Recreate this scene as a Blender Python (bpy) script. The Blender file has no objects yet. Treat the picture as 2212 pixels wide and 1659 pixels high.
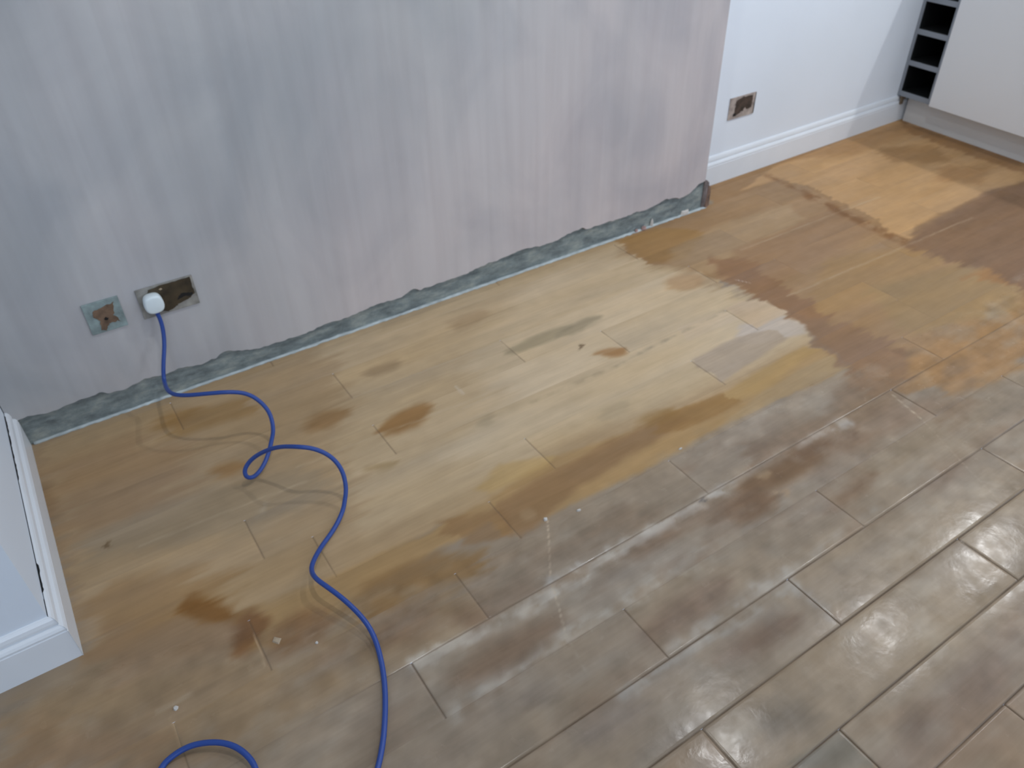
import bpy, bmesh, math, random
import numpy as np
from mathutils import Vector, Matrix

scene = bpy.context.scene
C = scene.collection

# ------------------------------------------------------------------ camera
# world: X runs along the plastered wall, Y into it (wall face at y = 0), Z up, metres
CAM_ROT = [[0.8341859, -0.5510526, -0.0217933], [-0.3538903, -0.5045761, -0.7875053], [0.4229605, 0.6646382, -0.6159224]]   # rows: image right / down / forward in world axes
FOCAL_PX = 1671.838
cam_data = bpy.data.cameras.new('camera')
cam = bpy.data.objects.new('camera', cam_data)
C.objects.link(cam)
cam_data.sensor_fit = 'HORIZONTAL'
cam_data.sensor_width = 36.0
cam_data.lens = FOCAL_PX / 2212 * 36.0
cam_data.clip_start = 0.02
# the photograph is slightly soft all over
cam_data.dof.use_dof = True
cam_data.dof.focus_distance = 1.05
cam_data.dof.aperture_fstop = 7.5
r_, d_, f_ = [Vector(v) for v in CAM_ROT]
rot = Matrix((r_, -d_, -f_)).transposed()
cam.matrix_world = Matrix.Translation((0, -1.98288, 1.36)) @ rot.to_4x4()
scene.camera = cam

# ------------------------------------------------------------------ world, light, exposure
world = bpy.data.worlds.new('world')
scene.world = world
world.use_nodes = True
bgn = world.node_tree.nodes['Background']
bgn.inputs[0].default_value = (0.62, 0.74, 1.0, 1)
bgn.inputs[1].default_value = 1.0
scene.view_settings.view_transform = 'Standard'
scene.view_settings.look = 'None'
scene.view_settings.gamma = 1.0
scene.view_settings.use_curve_mapping = False
scene.view_settings.exposure = -0.15

def area(name, loc, rotation, sx, sy, power, col):
    l = bpy.data.lights.new(name, 'AREA')
    l.shape = 'RECTANGLE'; l.size = sx; l.size_y = sy; l.energy = power; l.color = col
    o = bpy.data.objects.new(name, l); C.objects.link(o)
    o.location = loc; o.rotation_euler = rotation
    return o
# added daylight sources at the unseen windows behind the camera
area('window_daylight', (-0.9, -4.13, 1.45), (math.radians(90), 0, 0), 1.7, 1.3, 22, (0.72, 0.84, 1.0))
area('window_daylight', (2.6, -4.13, 1.30), (math.radians(90), 0, 0), 1.7, 1.6, 24, (0.76, 0.87, 1.0))

FLOOR_MARKS = [
  ('poly', [[-0.404, -0.778], [-0.255, -0.773], [0.046, -0.941], [0.393, -0.957], [0.48, -1.103], [-0.075, -1.147], [-0.417, -0.915]], (148, 128, 102), 0.06, 0.03, 1.0),
  ('poly', [[-0.417, -0.915], [-0.408, -0.82], [-0.196, -0.985], [-0.129, -1.11]], (146, 120, 92), 0.04, 0.03, 0.7),
  ('poly', [[-0.28, 0.019], [-0.099, 0.002], [0.573, -0.008], [0.741, -0.3], [0.36, -0.84], [0.176, -0.937], [0.046, -0.941], [-0.257, -0.784]], (158, 136, 107), 0.03, 0.02, 1.0),
  ('poly', [[-0.1, -0.004], [0.729, -0.009], [1.744, -0.007], [1.703, -0.222], [1.773, -0.264], [1.821, -0.33], [1.841, -0.443], [1.792, -0.544], [1.833, -0.616], [1.863, -0.705], [1.788, -0.711], [1.816, -0.731], [1.845, -0.79], [1.809, -0.827], [1.787, -0.88], [1.769, -0.926], [1.473, -0.946], [1.196, -0.873], [0.836, -0.861], [0.63, -0.862], [0.507, -0.857], [0.395, -0.864], [0.216, -0.865], [0.072, -0.866], [-0.028, -0.742], [-0.113, -0.61], [-0.229, -0.619], [-0.232, -0.2], [-0.229, -0.017]], (166, 144, 113), 0.006, 0.015, 1.0),
  ('poly', [[0.568, -0.02], [1.077, 0.002], [1.71, -0.049], [1.696, -0.229], [1.794, -0.358], [1.793, -0.49], [1.857, -0.71], [1.801, -0.831], [1.51, -0.841], [1.222, -0.844], [0.957, -0.797], [0.807, -0.821], [0.633, -0.837], [0.469, -0.814], [0.337, -0.791], [0.387, -0.629], [0.39, -0.447], [0.53, -0.311]], (180, 160, 129), 0.05, 0.03, 1.0),
  ('poly', [[1.285, -0.109], [1.643, -0.129], [1.804, -0.48], [1.857, -0.71], [1.805, -0.818], [1.566, -0.825], [1.26, -0.822], [0.968, -0.783], [0.702, -0.748], [0.622, -0.651], [0.892, -0.564], [0.899, -0.298]], (190, 172, 143), 0.06, 0.03, 1.0),
  ('poly', [[-0.229, -0.102], [-0.001, -0.108], [0.108, -0.251], [0.006, -0.459], [-0.227, -0.436]], (152, 126, 96), 0.05, 0.04, 0.7),
  ('poly', [[0.08, -0.435], [0.298, -0.488], [0.343, -0.618], [0.194, -0.641], [-0.068, -0.546], [-0.188, -0.496], [-0.195, -0.425]], (152, 136, 112), 0.03, 0.03, 0.8),
  ('poly', [[0.076, -0.091], [0.271, -0.129], [0.294, -0.22], [0.075, -0.194]], (150, 120, 78), 0.02, 0.02, 0.7),
  ('poly', [[-0.227, -0.662], [-0.149, -0.6], [-0.003, -0.654], [0.07, -0.75], [0.034, -0.799], [-0.076, -0.779], [-0.234, -0.75]], (150, 121, 84), 0.03, 0.03, 0.7),
  ('poly', [[-0.255, -0.773], [-0.227, -0.716], [-0.034, -0.766], [0.04, -0.844], [0.034, -0.92], [-0.17, -0.868]], (142, 118, 92), 0.03, 0.03, 0.7),
  ('poly', [[1.781, -0.891], [1.789, -0.926], [1.775, -1.006], [1.42, -0.994], [1.154, -0.989], [0.952, -0.991], [0.749, -0.981], [0.625, -0.972], [0.587, -0.912], [0.36, -0.934], [0.267, -0.944], [0.184, -0.943], [0.077, -0.962], [0.015, -0.92], [0.024, -0.833], [0.1, -0.843], [0.265, -0.853], [0.443, -0.864], [0.634, -0.856], [0.751, -0.842], [0.846, -0.827], [1.031, -0.86], [1.209, -0.859], [1.431, -0.916], [1.625, -0.895]], (161, 134, 95), 0.01, 0.016, 1.0),
  ('poly', [[1.25, -0.922], [1.389, -0.887], [1.554, -0.872], [1.762, -0.863], [1.777, -0.903], [1.618, -0.917], [1.473, -0.946]], (168, 140, 94), 0.01, 0.01, 0.8),
  ('poly', [[0.74, -0.774], [0.851, -0.82], [0.822, -0.851], [0.656, -0.843], [0.632, -0.817]], (176, 150, 104), 0.01, 0.012, 0.8),
  ('poly', [[1.473, -0.946], [1.64, -0.932], [1.77, -0.941], [1.776, -1.001], [1.42, -0.994], [1.29, -0.985]], (160, 138, 104), 0.006, 0.01, 0.8),
  ('poly', [[0.662, -0.875], [0.831, -0.868], [1.025, -0.867], [1.203, -0.866], [1.25, -0.922], [1.082, -0.928], [0.845, -0.945], [0.732, -0.986], [0.659, -0.996], [0.63, -0.924]], (140, 112, 80), 0.012, 0.016, 0.85),
  ('poly', [[1.389, -0.887], [1.401, -0.945], [1.198, -0.943], [1.106, -0.901], [1.219, -0.866]], (140, 108, 66), 0.006, 0.012, 0.7),
  ('poly', [[0.282, -0.911], [0.411, -0.923], [0.544, -0.982], [0.518, -1.042], [0.409, -1.012], [0.317, -1.02], [0.2, -0.954]], (136, 108, 72), 0.02, 0.02, 0.8),
  ('poly', [[0.498, -0.851], [0.663, -0.894], [0.642, -0.984], [0.516, -0.947]], (138, 108, 74), 0.01, 0.015, 0.6),
  ('poly', [[1.911, -1.012], [2.083, -0.952], [2.788, -0.952], [1.967, -1.411], [1.792, -1.242]], (140, 114, 84), 0.03, 0.02, 0.0),
  ('poly', [[1.73, -0.019], [2.241, 0.001], [2.346, 0.146], [3.706, 0.181], [3.688, -0.506], [2.282, -1.274], [1.804, -1.178], [1.863, -0.705], [1.841, -0.443], [1.773, -0.264], [1.703, -0.222]], (150, 120, 86), 0.01, 0.01, 1.0),
  ('poly', [[1.73, -0.019], [2.189, -0.013], [2.689, 0.013], [2.554, -0.658], [3.386, -0.618], [2.252, -1.252], [2.078, -1.24], [1.804, -1.178], [1.78, -1.031], [1.863, -0.705], [1.841, -0.443], [1.821, -0.33], [1.773, -0.264], [1.703, -0.222]], (152, 124, 92), 0.006, 0.008, 1.0),
  ('poly', [[1.73, -0.019], [1.921, -0.027], [2.04, -0.152], [1.836, -0.268], [1.707, -0.217]], (150, 119, 78), 0.012, 0.01, 1.0),
  ('poly', [[1.843, -0.189], [2.152, -0.137], [2.477, -0.171], [2.438, -0.296], [2.045, -0.334], [1.845, -0.395], [1.742, -0.322]], (162, 138, 106), 0.02, 0.02, 0.7),
  ('poly', [[2.018, -0.315], [2.589, -0.305], [2.566, -0.532], [2.026, -0.563], [1.904, -0.551]], (146, 117, 88), 0.02, 0.02, 0.7),
  ('poly', [[2.23, -0.552], [2.554, -0.658], [2.58, -0.803], [2.176, -0.818], [1.851, -0.788]], (156, 126, 86), 0.02, 0.02, 0.7),
  ('poly', [[2.201, -0.764], [2.67, -0.868], [2.665, -1.021], [2.445, -1.144], [2.05, -0.991]], (150, 126, 90), 0.03, 0.02, 0.7),
  ('poly', [[1.925, -1.079], [2.266, -1.082], [2.497, -1.115], [2.164, -1.301], [1.878, -1.254]], (152, 120, 84), 0.02, 0.02, 0.8),
  ('poly', [[2.502, -0.904], [2.853, -0.916], [2.607, -1.054]], (150, 112, 74), 0.02, 0.02, 0.8),
  ('poly', [[1.905, -0.301], [1.994, -0.382], [1.978, -0.605], [1.972, -0.725], [1.942, -0.821], [1.851, -0.788], [1.834, -0.711], [1.838, -0.612], [1.851, -0.476]], (136, 105, 78), 0.018, 0.02, 0.85),
  ('poly', [[1.863, -0.705], [1.931, -0.812], [1.971, -0.935], [1.977, -1.058], [1.841, -1.153], [1.725, -1.147], [1.743, -1.058], [1.788, -0.91], [1.829, -0.81]], (134, 107, 84), 0.02, 0.025, 0.8),
  ('poly', [[1.539, -1.112], [1.769, -1.023], [1.859, -1.14], [1.752, -1.214], [1.503, -1.199], [1.264, -1.137], [1.276, -1.063]], (128, 108, 88), 0.03, 0.025, 0.7),
  ('poly', [[1.688, -0.672], [1.83, -0.715], [1.847, -0.792], [1.809, -0.821], [1.65, -0.784], [1.602, -0.735]], (178, 168, 158), 0.012, 0.01, 0.8),
  ('poly', [[1.713, -0.585], [1.789, -0.577], [1.844, -0.616], [1.862, -0.711], [1.709, -0.716]], (188, 168, 142), 0.003, 0.003, 1.0),
  ('poly', [[1.425, -0.72], [1.624, -0.715], [1.735, -0.743], [1.746, -0.807], [1.427, -0.852]], (166, 150, 130), 0.006, 0.008, 0.9),
  ('poly', [[1.51, -0.571], [1.706, -0.586], [1.706, -0.646], [1.497, -0.646]], (192, 174, 148), 0.006, 0.004, 0.8),
  ('poly', [[2.421, 0.023], [2.683, 0.11], [3.677, 0.161], [3.653, -0.525], [3.495, -0.611], [3.237, -0.564], [2.702, -0.584], [2.594, -0.634], [2.591, -0.574], [2.636, -0.44], [2.682, -0.185], [2.655, 0.008]], (176, 142, 101), 0.008, 0.014, 1.0),
  ('poly', [[2.827, 0.133], [3.647, 0.126], [3.634, -0.007], [3.135, 0.004]], (150, 114, 76), 0.03, 0.02, 0.5),
  ('poly', [[3.247, -0.011], [3.485, -0.153], [3.381, -0.311], [3.175, -0.158]], (140, 107, 70), 0.03, 0.02, 0.6),
  ('poly', [[3.272, -0.294], [3.459, -0.432], [3.249, -0.517], [3.157, -0.391]], (148, 112, 74), 0.03, 0.02, 0.55),
  ('poly', [[3.638, 0.133], [3.619, -0.487], [3.499, -0.554], [3.499, -0.366], [3.539, 0.026]], (132, 98, 64), 0.02, 0.01, 0.6),
  ('poly', [[2.935, 0.019], [3.184, -0.033], [2.919, -0.275], [2.814, -0.079]], (186, 150, 108), 0.02, 0.02, 0.6),
  ('line', [[2.627, 0.059], [2.617, -0.193]], (128, 94, 62), 0.035, 0.02, 0.012, 0.8),
  ('line', [[2.602, -0.182], [2.562, -0.655]], (124, 90, 58), 0.05, 0.02, 0.012, 0.9),
  ('poly', [[2.669, -0.607], [3.228, -0.569], [3.495, -0.611], [2.584, -1.109], [2.618, -0.949], [2.565, -0.813], [2.523, -0.679]], (124, 98, 76), 0.025, 0.02, 0.9),
  ('poly', [[1.257, -0.915], [1.36, -0.916], [1.387, -0.959]], (150, 120, 78), 0.01, 0.01, 0.5),
  ('poly', [[0.703, -0.477], [0.692, -0.493], [0.668, -0.508], [0.637, -0.518], [0.601, -0.523], [0.568, -0.521], [0.54, -0.514], [0.523, -0.502], [0.519, -0.487], [0.529, -0.471], [0.55, -0.457], [0.581, -0.446], [0.617, -0.441], [0.653, -0.442], [0.681, -0.449], [0.699, -0.461]], (142, 108, 68), 0.016, 0.012, 0.85),
  ('poly', [[0.493, -0.359], [0.486, -0.373], [0.471, -0.383], [0.451, -0.39], [0.429, -0.391], [0.408, -0.388], [0.392, -0.379], [0.381, -0.367], [0.379, -0.354], [0.386, -0.341], [0.4, -0.33], [0.42, -0.323], [0.442, -0.321], [0.464, -0.325], [0.481, -0.333], [0.492, -0.345]], (142, 112, 76), 0.02, 0.012, 0.8),
  ('poly', [[1.311, -0.58], [1.301, -0.586], [1.286, -0.589], [1.268, -0.587], [1.248, -0.582], [1.231, -0.573], [1.219, -0.562], [1.214, -0.551], [1.215, -0.541], [1.224, -0.535], [1.239, -0.532], [1.258, -0.533], [1.278, -0.539], [1.295, -0.548], [1.307, -0.559], [1.313, -0.57]], (152, 116, 76), 0.012, 0.012, 0.9),
  ('poly', [[0.037, -0.832], [0.028, -0.84], [0.014, -0.839], [-0.004, -0.83], [-0.022, -0.815], [-0.038, -0.795], [-0.051, -0.774], [-0.057, -0.754], [-0.055, -0.739], [-0.047, -0.731], [-0.032, -0.731], [-0.014, -0.74], [0.005, -0.756], [0.021, -0.776], [0.033, -0.798], [0.039, -0.818]], (124, 88, 48), 0.016, 0.012, 0.9),
  ('poly', [[0.054, -0.923], [0.041, -0.936], [0.026, -0.943], [0.013, -0.943], [0.003, -0.935], [-0.003, -0.921], [-0.003, -0.903], [0.002, -0.882], [0.012, -0.864], [0.026, -0.849], [0.041, -0.841], [0.055, -0.841], [0.065, -0.849], [0.071, -0.865], [0.071, -0.884], [0.065, -0.904]], (118, 84, 54), 0.016, 0.012, 0.8),
  ('poly', [[0.202, -0.948], [0.196, -0.967], [0.181, -0.984], [0.158, -0.996], [0.131, -1.0], [0.105, -0.998], [0.082, -0.989], [0.067, -0.975], [0.06, -0.957], [0.064, -0.938], [0.078, -0.921], [0.101, -0.908], [0.128, -0.902], [0.155, -0.904], [0.18, -0.913], [0.196, -0.929]], (124, 92, 62), 0.024, 0.012, 0.7),
  ('poly', [[0.199, -0.402], [0.194, -0.413], [0.183, -0.42], [0.168, -0.423], [0.152, -0.422], [0.136, -0.416], [0.123, -0.407], [0.115, -0.396], [0.113, -0.385], [0.118, -0.374], [0.128, -0.367], [0.143, -0.363], [0.16, -0.365], [0.176, -0.37], [0.189, -0.379], [0.198, -0.391]], (150, 114, 70), 0.02, 0.012, 0.7),
  ('poly', [[0.154, -0.117], [0.148, -0.131], [0.134, -0.144], [0.115, -0.152], [0.092, -0.154], [0.071, -0.151], [0.053, -0.143], [0.041, -0.131], [0.037, -0.116], [0.042, -0.102], [0.055, -0.089], [0.074, -0.08], [0.097, -0.077], [0.12, -0.08], [0.138, -0.089], [0.15, -0.102]], (142, 112, 72), 0.024, 0.012, 0.6),
  ('poly', [[1.249, -0.377], [1.234, -0.388], [1.201, -0.396], [1.157, -0.402], [1.107, -0.404], [1.059, -0.402], [1.021, -0.396], [0.997, -0.388], [0.991, -0.378], [1.004, -0.368], [1.034, -0.359], [1.078, -0.353], [1.128, -0.351], [1.177, -0.352], [1.218, -0.358], [1.243, -0.367]], (140, 130, 106), 0.012, 0.012, 0.7),
  ('poly', [[1.371, -0.39], [1.359, -0.399], [1.333, -0.406], [1.297, -0.411], [1.257, -0.413], [1.22, -0.411], [1.19, -0.406], [1.172, -0.399], [1.168, -0.39], [1.179, -0.382], [1.204, -0.375], [1.238, -0.37], [1.278, -0.368], [1.317, -0.369], [1.348, -0.374], [1.367, -0.382]], (140, 130, 108), 0.012, 0.012, 0.7),
  ('poly', [[0.724, -0.236], [0.717, -0.245], [0.703, -0.252], [0.684, -0.256], [0.662, -0.257], [0.641, -0.255], [0.624, -0.25], [0.614, -0.242], [0.612, -0.234], [0.618, -0.225], [0.632, -0.218], [0.651, -0.214], [0.673, -0.213], [0.694, -0.215], [0.712, -0.22], [0.722, -0.228]], (140, 122, 98), 0.016, 0.012, 0.7),
  ('poly', [[1.159, -0.779], [1.149, -0.788], [1.133, -0.796], [1.112, -0.799], [1.09, -0.799], [1.07, -0.794], [1.055, -0.787], [1.047, -0.777], [1.047, -0.766], [1.056, -0.756], [1.073, -0.749], [1.093, -0.745], [1.116, -0.745], [1.137, -0.75], [1.152, -0.758], [1.16, -0.768]], (160, 148, 126), 0.016, 0.012, 0.5),
  ('poly', [[0.813, -0.62], [0.807, -0.629], [0.797, -0.634], [0.786, -0.637], [0.776, -0.635], [0.767, -0.629], [0.761, -0.621], [0.759, -0.612], [0.761, -0.602], [0.767, -0.593], [0.777, -0.587], [0.788, -0.585], [0.799, -0.587], [0.808, -0.592], [0.814, -0.601], [0.816, -0.61]], (160, 146, 120), 0.016, 0.012, 0.6),
  ('poly', [[0.506, -0.616], [0.501, -0.622], [0.493, -0.626], [0.481, -0.627], [0.468, -0.625], [0.455, -0.621], [0.445, -0.615], [0.44, -0.608], [0.439, -0.601], [0.443, -0.596], [0.452, -0.592], [0.464, -0.591], [0.477, -0.592], [0.489, -0.597], [0.499, -0.603], [0.505, -0.61]], (146, 124, 86), 0.016, 0.012, 0.6),
  ('poly', [[-0.233, -0.276], [-0.238, -0.3], [-0.248, -0.317], [-0.259, -0.325], [-0.27, -0.322], [-0.28, -0.31], [-0.287, -0.29], [-0.29, -0.264], [-0.289, -0.237], [-0.284, -0.212], [-0.275, -0.194], [-0.263, -0.185], [-0.252, -0.187], [-0.241, -0.2], [-0.234, -0.222], [-0.231, -0.248]], (132, 104, 72), 0.024, 0.012, 0.5),
  ('poly', [[1.246, -0.88], [1.235, -0.889], [1.216, -0.894], [1.194, -0.894], [1.17, -0.891], [1.149, -0.883], [1.133, -0.874], [1.126, -0.863], [1.127, -0.852], [1.137, -0.843], [1.155, -0.838], [1.178, -0.837], [1.202, -0.841], [1.224, -0.848], [1.24, -0.858], [1.247, -0.869]], (140, 110, 66), 0.016, 0.012, 0.6),
  ('poly', [[1.086, -0.15], [1.075, -0.164], [1.052, -0.176], [1.023, -0.184], [0.991, -0.188], [0.961, -0.186], [0.937, -0.18], [0.923, -0.17], [0.921, -0.157], [0.932, -0.144], [0.953, -0.132], [0.982, -0.123], [1.014, -0.119], [1.045, -0.12], [1.07, -0.126], [1.084, -0.137]], (156, 134, 104), 0.02, 0.012, 0.6),
  ('poly', [[1.797, -0.421], [1.777, -0.434], [1.75, -0.44], [1.719, -0.437], [1.689, -0.427], [1.664, -0.41], [1.649, -0.39], [1.644, -0.369], [1.652, -0.35], [1.671, -0.337], [1.698, -0.331], [1.73, -0.333], [1.761, -0.343], [1.786, -0.36], [1.802, -0.381], [1.806, -0.403]], (160, 128, 92), 0.016, 0.012, 0.6),
  ('line', [[0.934, -0.618], [1.23, -0.617]], (156, 142, 118), 0.012, 0.01, 0.004, 0.7),
  ('line', [[1.23, -0.617], [1.702, -0.59]], (150, 138, 118), 0.012, 0.008, 0.004, 0.8),
  ('line', [[0.174, -0.695], [0.331, -0.701]], (170, 150, 120), 0.02, 0.01, 0.004, 0.4),
  ('poly', [[0.285, -1.138], [1.127, -1.145], [1.157, -1.235], [0.878, -1.251], [0.284, -1.276]], (146, 136, 122), 0.01, 0.01, 0.55),
  ('line', [[0.29, -1.151], [0.623, -1.155]], (176, 170, 160), 0.036, 0.012, 0.016, 0.85),
  ('line', [[0.624, -1.153], [1.112, -1.16]], (178, 173, 164), 0.04, 0.012, 0.018, 0.9),
  ('line', [[1.124, -1.148], [1.57, -1.162]], (174, 169, 162), 0.028, 0.015, 0.012, 0.85),
  ('line', [[0.305, -1.27], [0.589, -1.266]], (170, 165, 154), 0.035, 0.02, 0.016, 0.75),
  ('line', [[0.589, -1.266], [0.946, -1.267]], (170, 165, 154), 0.028, 0.02, 0.016, 0.75),
  ('line', [[0.946, -1.267], [1.216, -1.267]], (156, 148, 136), 0.02, 0.02, 0.012, 0.6),
  ('line', [[0.725, -1.403], [1.058, -1.405]], (170, 165, 156), 0.028, 0.012, 0.012, 0.7),
  ('line', [[1.058, -1.405], [1.381, -1.399]], (170, 165, 156), 0.016, 0.012, 0.008, 0.5),
  ('line', [[0.586, -1.427], [1.048, -1.438]], (168, 164, 155), 0.022, 0.012, 0.014, 0.7),
  ('line', [[1.047, -1.427], [1.042, -1.555]], (158, 154, 148), 0.03, 0.015, 0.014, 0.5),
  ('line', [[1.034, -1.425], [0.915, -1.469]], (152, 147, 138), 0.03, 0.03, 0.014, 0.5),
  ('poly', [[0.595, -1.23], [0.582, -1.243], [0.553, -1.254], [0.511, -1.26], [0.464, -1.262], [0.418, -1.258], [0.381, -1.25], [0.357, -1.239], [0.349, -1.226], [0.358, -1.213], [0.385, -1.202], [0.424, -1.195], [0.472, -1.193], [0.52, -1.196], [0.561, -1.204], [0.587, -1.216]], (118, 99, 82), 0.027999999999999997, 0.012, 0.75),
  ('poly', [[1.118, -1.181], [1.104, -1.192], [1.075, -1.202], [1.035, -1.207], [0.991, -1.209], [0.95, -1.207], [0.916, -1.2], [0.896, -1.191], [0.891, -1.18], [0.902, -1.169], [0.929, -1.16], [0.967, -1.154], [1.012, -1.151], [1.056, -1.153], [1.091, -1.16], [1.114, -1.169]], (120, 100, 80), 0.02, 0.012, 0.5),
  ('poly', [[1.459, -1.209], [1.435, -1.223], [1.393, -1.231], [1.339, -1.233], [1.281, -1.228], [1.228, -1.217], [1.188, -1.202], [1.165, -1.185], [1.163, -1.168], [1.183, -1.154], [1.222, -1.145], [1.275, -1.142], [1.334, -1.146], [1.391, -1.157], [1.435, -1.173], [1.458, -1.191]], (114, 90, 66), 0.024, 0.012, 0.85),
  ('poly', [[1.213, -1.236], [1.197, -1.251], [1.173, -1.26], [1.144, -1.264], [1.115, -1.262], [1.089, -1.254], [1.071, -1.241], [1.064, -1.226], [1.067, -1.209], [1.081, -1.195], [1.105, -1.185], [1.134, -1.18], [1.165, -1.182], [1.191, -1.19], [1.21, -1.204], [1.218, -1.22]], (112, 88, 66), 0.024, 0.012, 0.8),
  ('poly', [[1.558, -1.208], [1.542, -1.217], [1.513, -1.223], [1.476, -1.223], [1.438, -1.219], [1.403, -1.21], [1.377, -1.199], [1.363, -1.186], [1.364, -1.174], [1.379, -1.165], [1.407, -1.159], [1.443, -1.158], [1.482, -1.162], [1.518, -1.17], [1.546, -1.182], [1.56, -1.195]], (118, 96, 76), 0.024, 0.012, 0.7),
  ('poly', [[0.942, -1.357], [0.927, -1.37], [0.894, -1.38], [0.849, -1.387], [0.799, -1.388], [0.751, -1.384], [0.713, -1.377], [0.689, -1.366], [0.682, -1.353], [0.694, -1.341], [0.723, -1.33], [0.766, -1.323], [0.816, -1.321], [0.867, -1.324], [0.909, -1.332], [0.935, -1.343]], (122, 104, 90), 0.027999999999999997, 0.012, 0.7),
  ('poly', [[0.981, -1.49], [0.97, -1.5], [0.946, -1.508], [0.912, -1.512], [0.875, -1.512], [0.84, -1.508], [0.811, -1.501], [0.794, -1.492], [0.79, -1.481], [0.799, -1.472], [0.822, -1.464], [0.854, -1.459], [0.892, -1.459], [0.928, -1.462], [0.959, -1.47], [0.977, -1.48]], (120, 100, 84), 0.027999999999999997, 0.012, 0.7),
  ('poly', [[1.462, -1.325], [1.45, -1.335], [1.427, -1.343], [1.396, -1.349], [1.361, -1.352], [1.329, -1.351], [1.304, -1.347], [1.288, -1.34], [1.286, -1.332], [1.296, -1.323], [1.317, -1.315], [1.348, -1.308], [1.382, -1.305], [1.416, -1.306], [1.443, -1.31], [1.459, -1.317]], (122, 98, 78), 0.024, 0.012, 0.6),
  ('poly', [[0.498, -1.352], [0.494, -1.359], [0.484, -1.363], [0.472, -1.364], [0.458, -1.362], [0.446, -1.357], [0.436, -1.351], [0.43, -1.344], [0.429, -1.337], [0.434, -1.33], [0.443, -1.326], [0.455, -1.325], [0.469, -1.327], [0.482, -1.331], [0.492, -1.337], [0.498, -1.345]], (112, 102, 92), 0.024, 0.012, 0.6),
  ('poly', [[0.609, -1.465], [0.602, -1.473], [0.585, -1.479], [0.56, -1.482], [0.533, -1.481], [0.507, -1.477], [0.485, -1.471], [0.471, -1.463], [0.467, -1.454], [0.474, -1.447], [0.49, -1.441], [0.513, -1.438], [0.54, -1.438], [0.568, -1.442], [0.591, -1.448], [0.605, -1.457]], (114, 104, 96), 0.032, 0.012, 0.6),
  ('poly', [[0.849, -1.661], [0.836, -1.666], [0.818, -1.665], [0.797, -1.659], [0.777, -1.648], [0.761, -1.634], [0.75, -1.619], [0.747, -1.605], [0.752, -1.595], [0.764, -1.589], [0.782, -1.59], [0.804, -1.596], [0.824, -1.607], [0.841, -1.621], [0.852, -1.637], [0.855, -1.651]], (104, 98, 90), 0.036000000000000004, 0.012, 0.6),
  ('poly', [[0.687, -1.551], [0.678, -1.557], [0.657, -1.562], [0.627, -1.562], [0.593, -1.56], [0.56, -1.556], [0.533, -1.549], [0.516, -1.541], [0.511, -1.534], [0.518, -1.527], [0.538, -1.523], [0.567, -1.522], [0.601, -1.523], [0.635, -1.528], [0.663, -1.535], [0.682, -1.543]], (122, 114, 106), 0.036000000000000004, 0.012, 0.5),
  ('poly', [[1.034, -1.797], [1.021, -1.802], [1.005, -1.802], [0.989, -1.799], [0.974, -1.791], [0.963, -1.781], [0.957, -1.77], [0.958, -1.759], [0.966, -1.75], [0.978, -1.745], [0.994, -1.744], [1.012, -1.748], [1.027, -1.756], [1.038, -1.766], [1.043, -1.778], [1.042, -1.788]], (114, 100, 88), 0.036000000000000004, 0.012, 0.5),
  ('poly', [[1.189, -1.786], [1.181, -1.792], [1.166, -1.797], [1.146, -1.798], [1.125, -1.797], [1.107, -1.792], [1.092, -1.786], [1.084, -1.779], [1.084, -1.771], [1.092, -1.765], [1.106, -1.76], [1.125, -1.758], [1.147, -1.76], [1.166, -1.764], [1.181, -1.77], [1.19, -1.778]], (120, 106, 94), 0.036000000000000004, 0.012, 0.5),
  ('poly', [[0.211, -1.065], [0.204, -1.073], [0.191, -1.076], [0.174, -1.075], [0.155, -1.069], [0.137, -1.059], [0.122, -1.047], [0.114, -1.035], [0.112, -1.024], [0.118, -1.016], [0.131, -1.012], [0.148, -1.013], [0.168, -1.019], [0.186, -1.029], [0.201, -1.041], [0.21, -1.054]], (132, 112, 92), 0.032, 0.012, 0.5),
  ('poly', [[0.391, -1.074], [0.382, -1.088], [0.363, -1.098], [0.338, -1.102], [0.31, -1.1], [0.283, -1.091], [0.261, -1.079], [0.248, -1.063], [0.245, -1.047], [0.253, -1.033], [0.271, -1.023], [0.296, -1.018], [0.325, -1.02], [0.353, -1.028], [0.375, -1.041], [0.389, -1.058]], (122, 100, 82), 0.032, 0.012, 0.6),
  ('poly', [[0.476, -1.124], [0.47, -1.135], [0.459, -1.144], [0.445, -1.149], [0.43, -1.149], [0.417, -1.143], [0.406, -1.134], [0.401, -1.122], [0.401, -1.109], [0.407, -1.097], [0.417, -1.088], [0.431, -1.083], [0.447, -1.083], [0.461, -1.088], [0.471, -1.098], [0.477, -1.11]], (118, 98, 82), 0.032, 0.012, 0.6),
  ('poly', [[1.71, -1.427], [1.694, -1.438], [1.667, -1.446], [1.633, -1.451], [1.596, -1.451], [1.564, -1.447], [1.539, -1.439], [1.527, -1.429], [1.527, -1.417], [1.542, -1.407], [1.567, -1.398], [1.601, -1.393], [1.638, -1.392], [1.673, -1.396], [1.698, -1.404], [1.712, -1.415]], (122, 104, 88), 0.032, 0.012, 0.6),
  ('poly', [[1.833, -1.248], [1.815, -1.257], [1.782, -1.264], [1.741, -1.266], [1.697, -1.264], [1.656, -1.258], [1.626, -1.249], [1.609, -1.239], [1.608, -1.228], [1.624, -1.218], [1.655, -1.212], [1.695, -1.209], [1.74, -1.21], [1.782, -1.216], [1.815, -1.225], [1.833, -1.236]], (130, 108, 90), 0.032, 0.012, 0.5),
  ('poly', [[0.874, -1.769], [1.397, -1.73], [1.065, -1.917], [0.861, -1.779]], (136, 116, 98), 0.05, 0.03, 0.6),
  ('poly', [[0.861, -1.697], [0.86, -1.778], [0.722, -1.685]], (120, 117, 107), 0.01, 0.006, 0.7),
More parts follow.
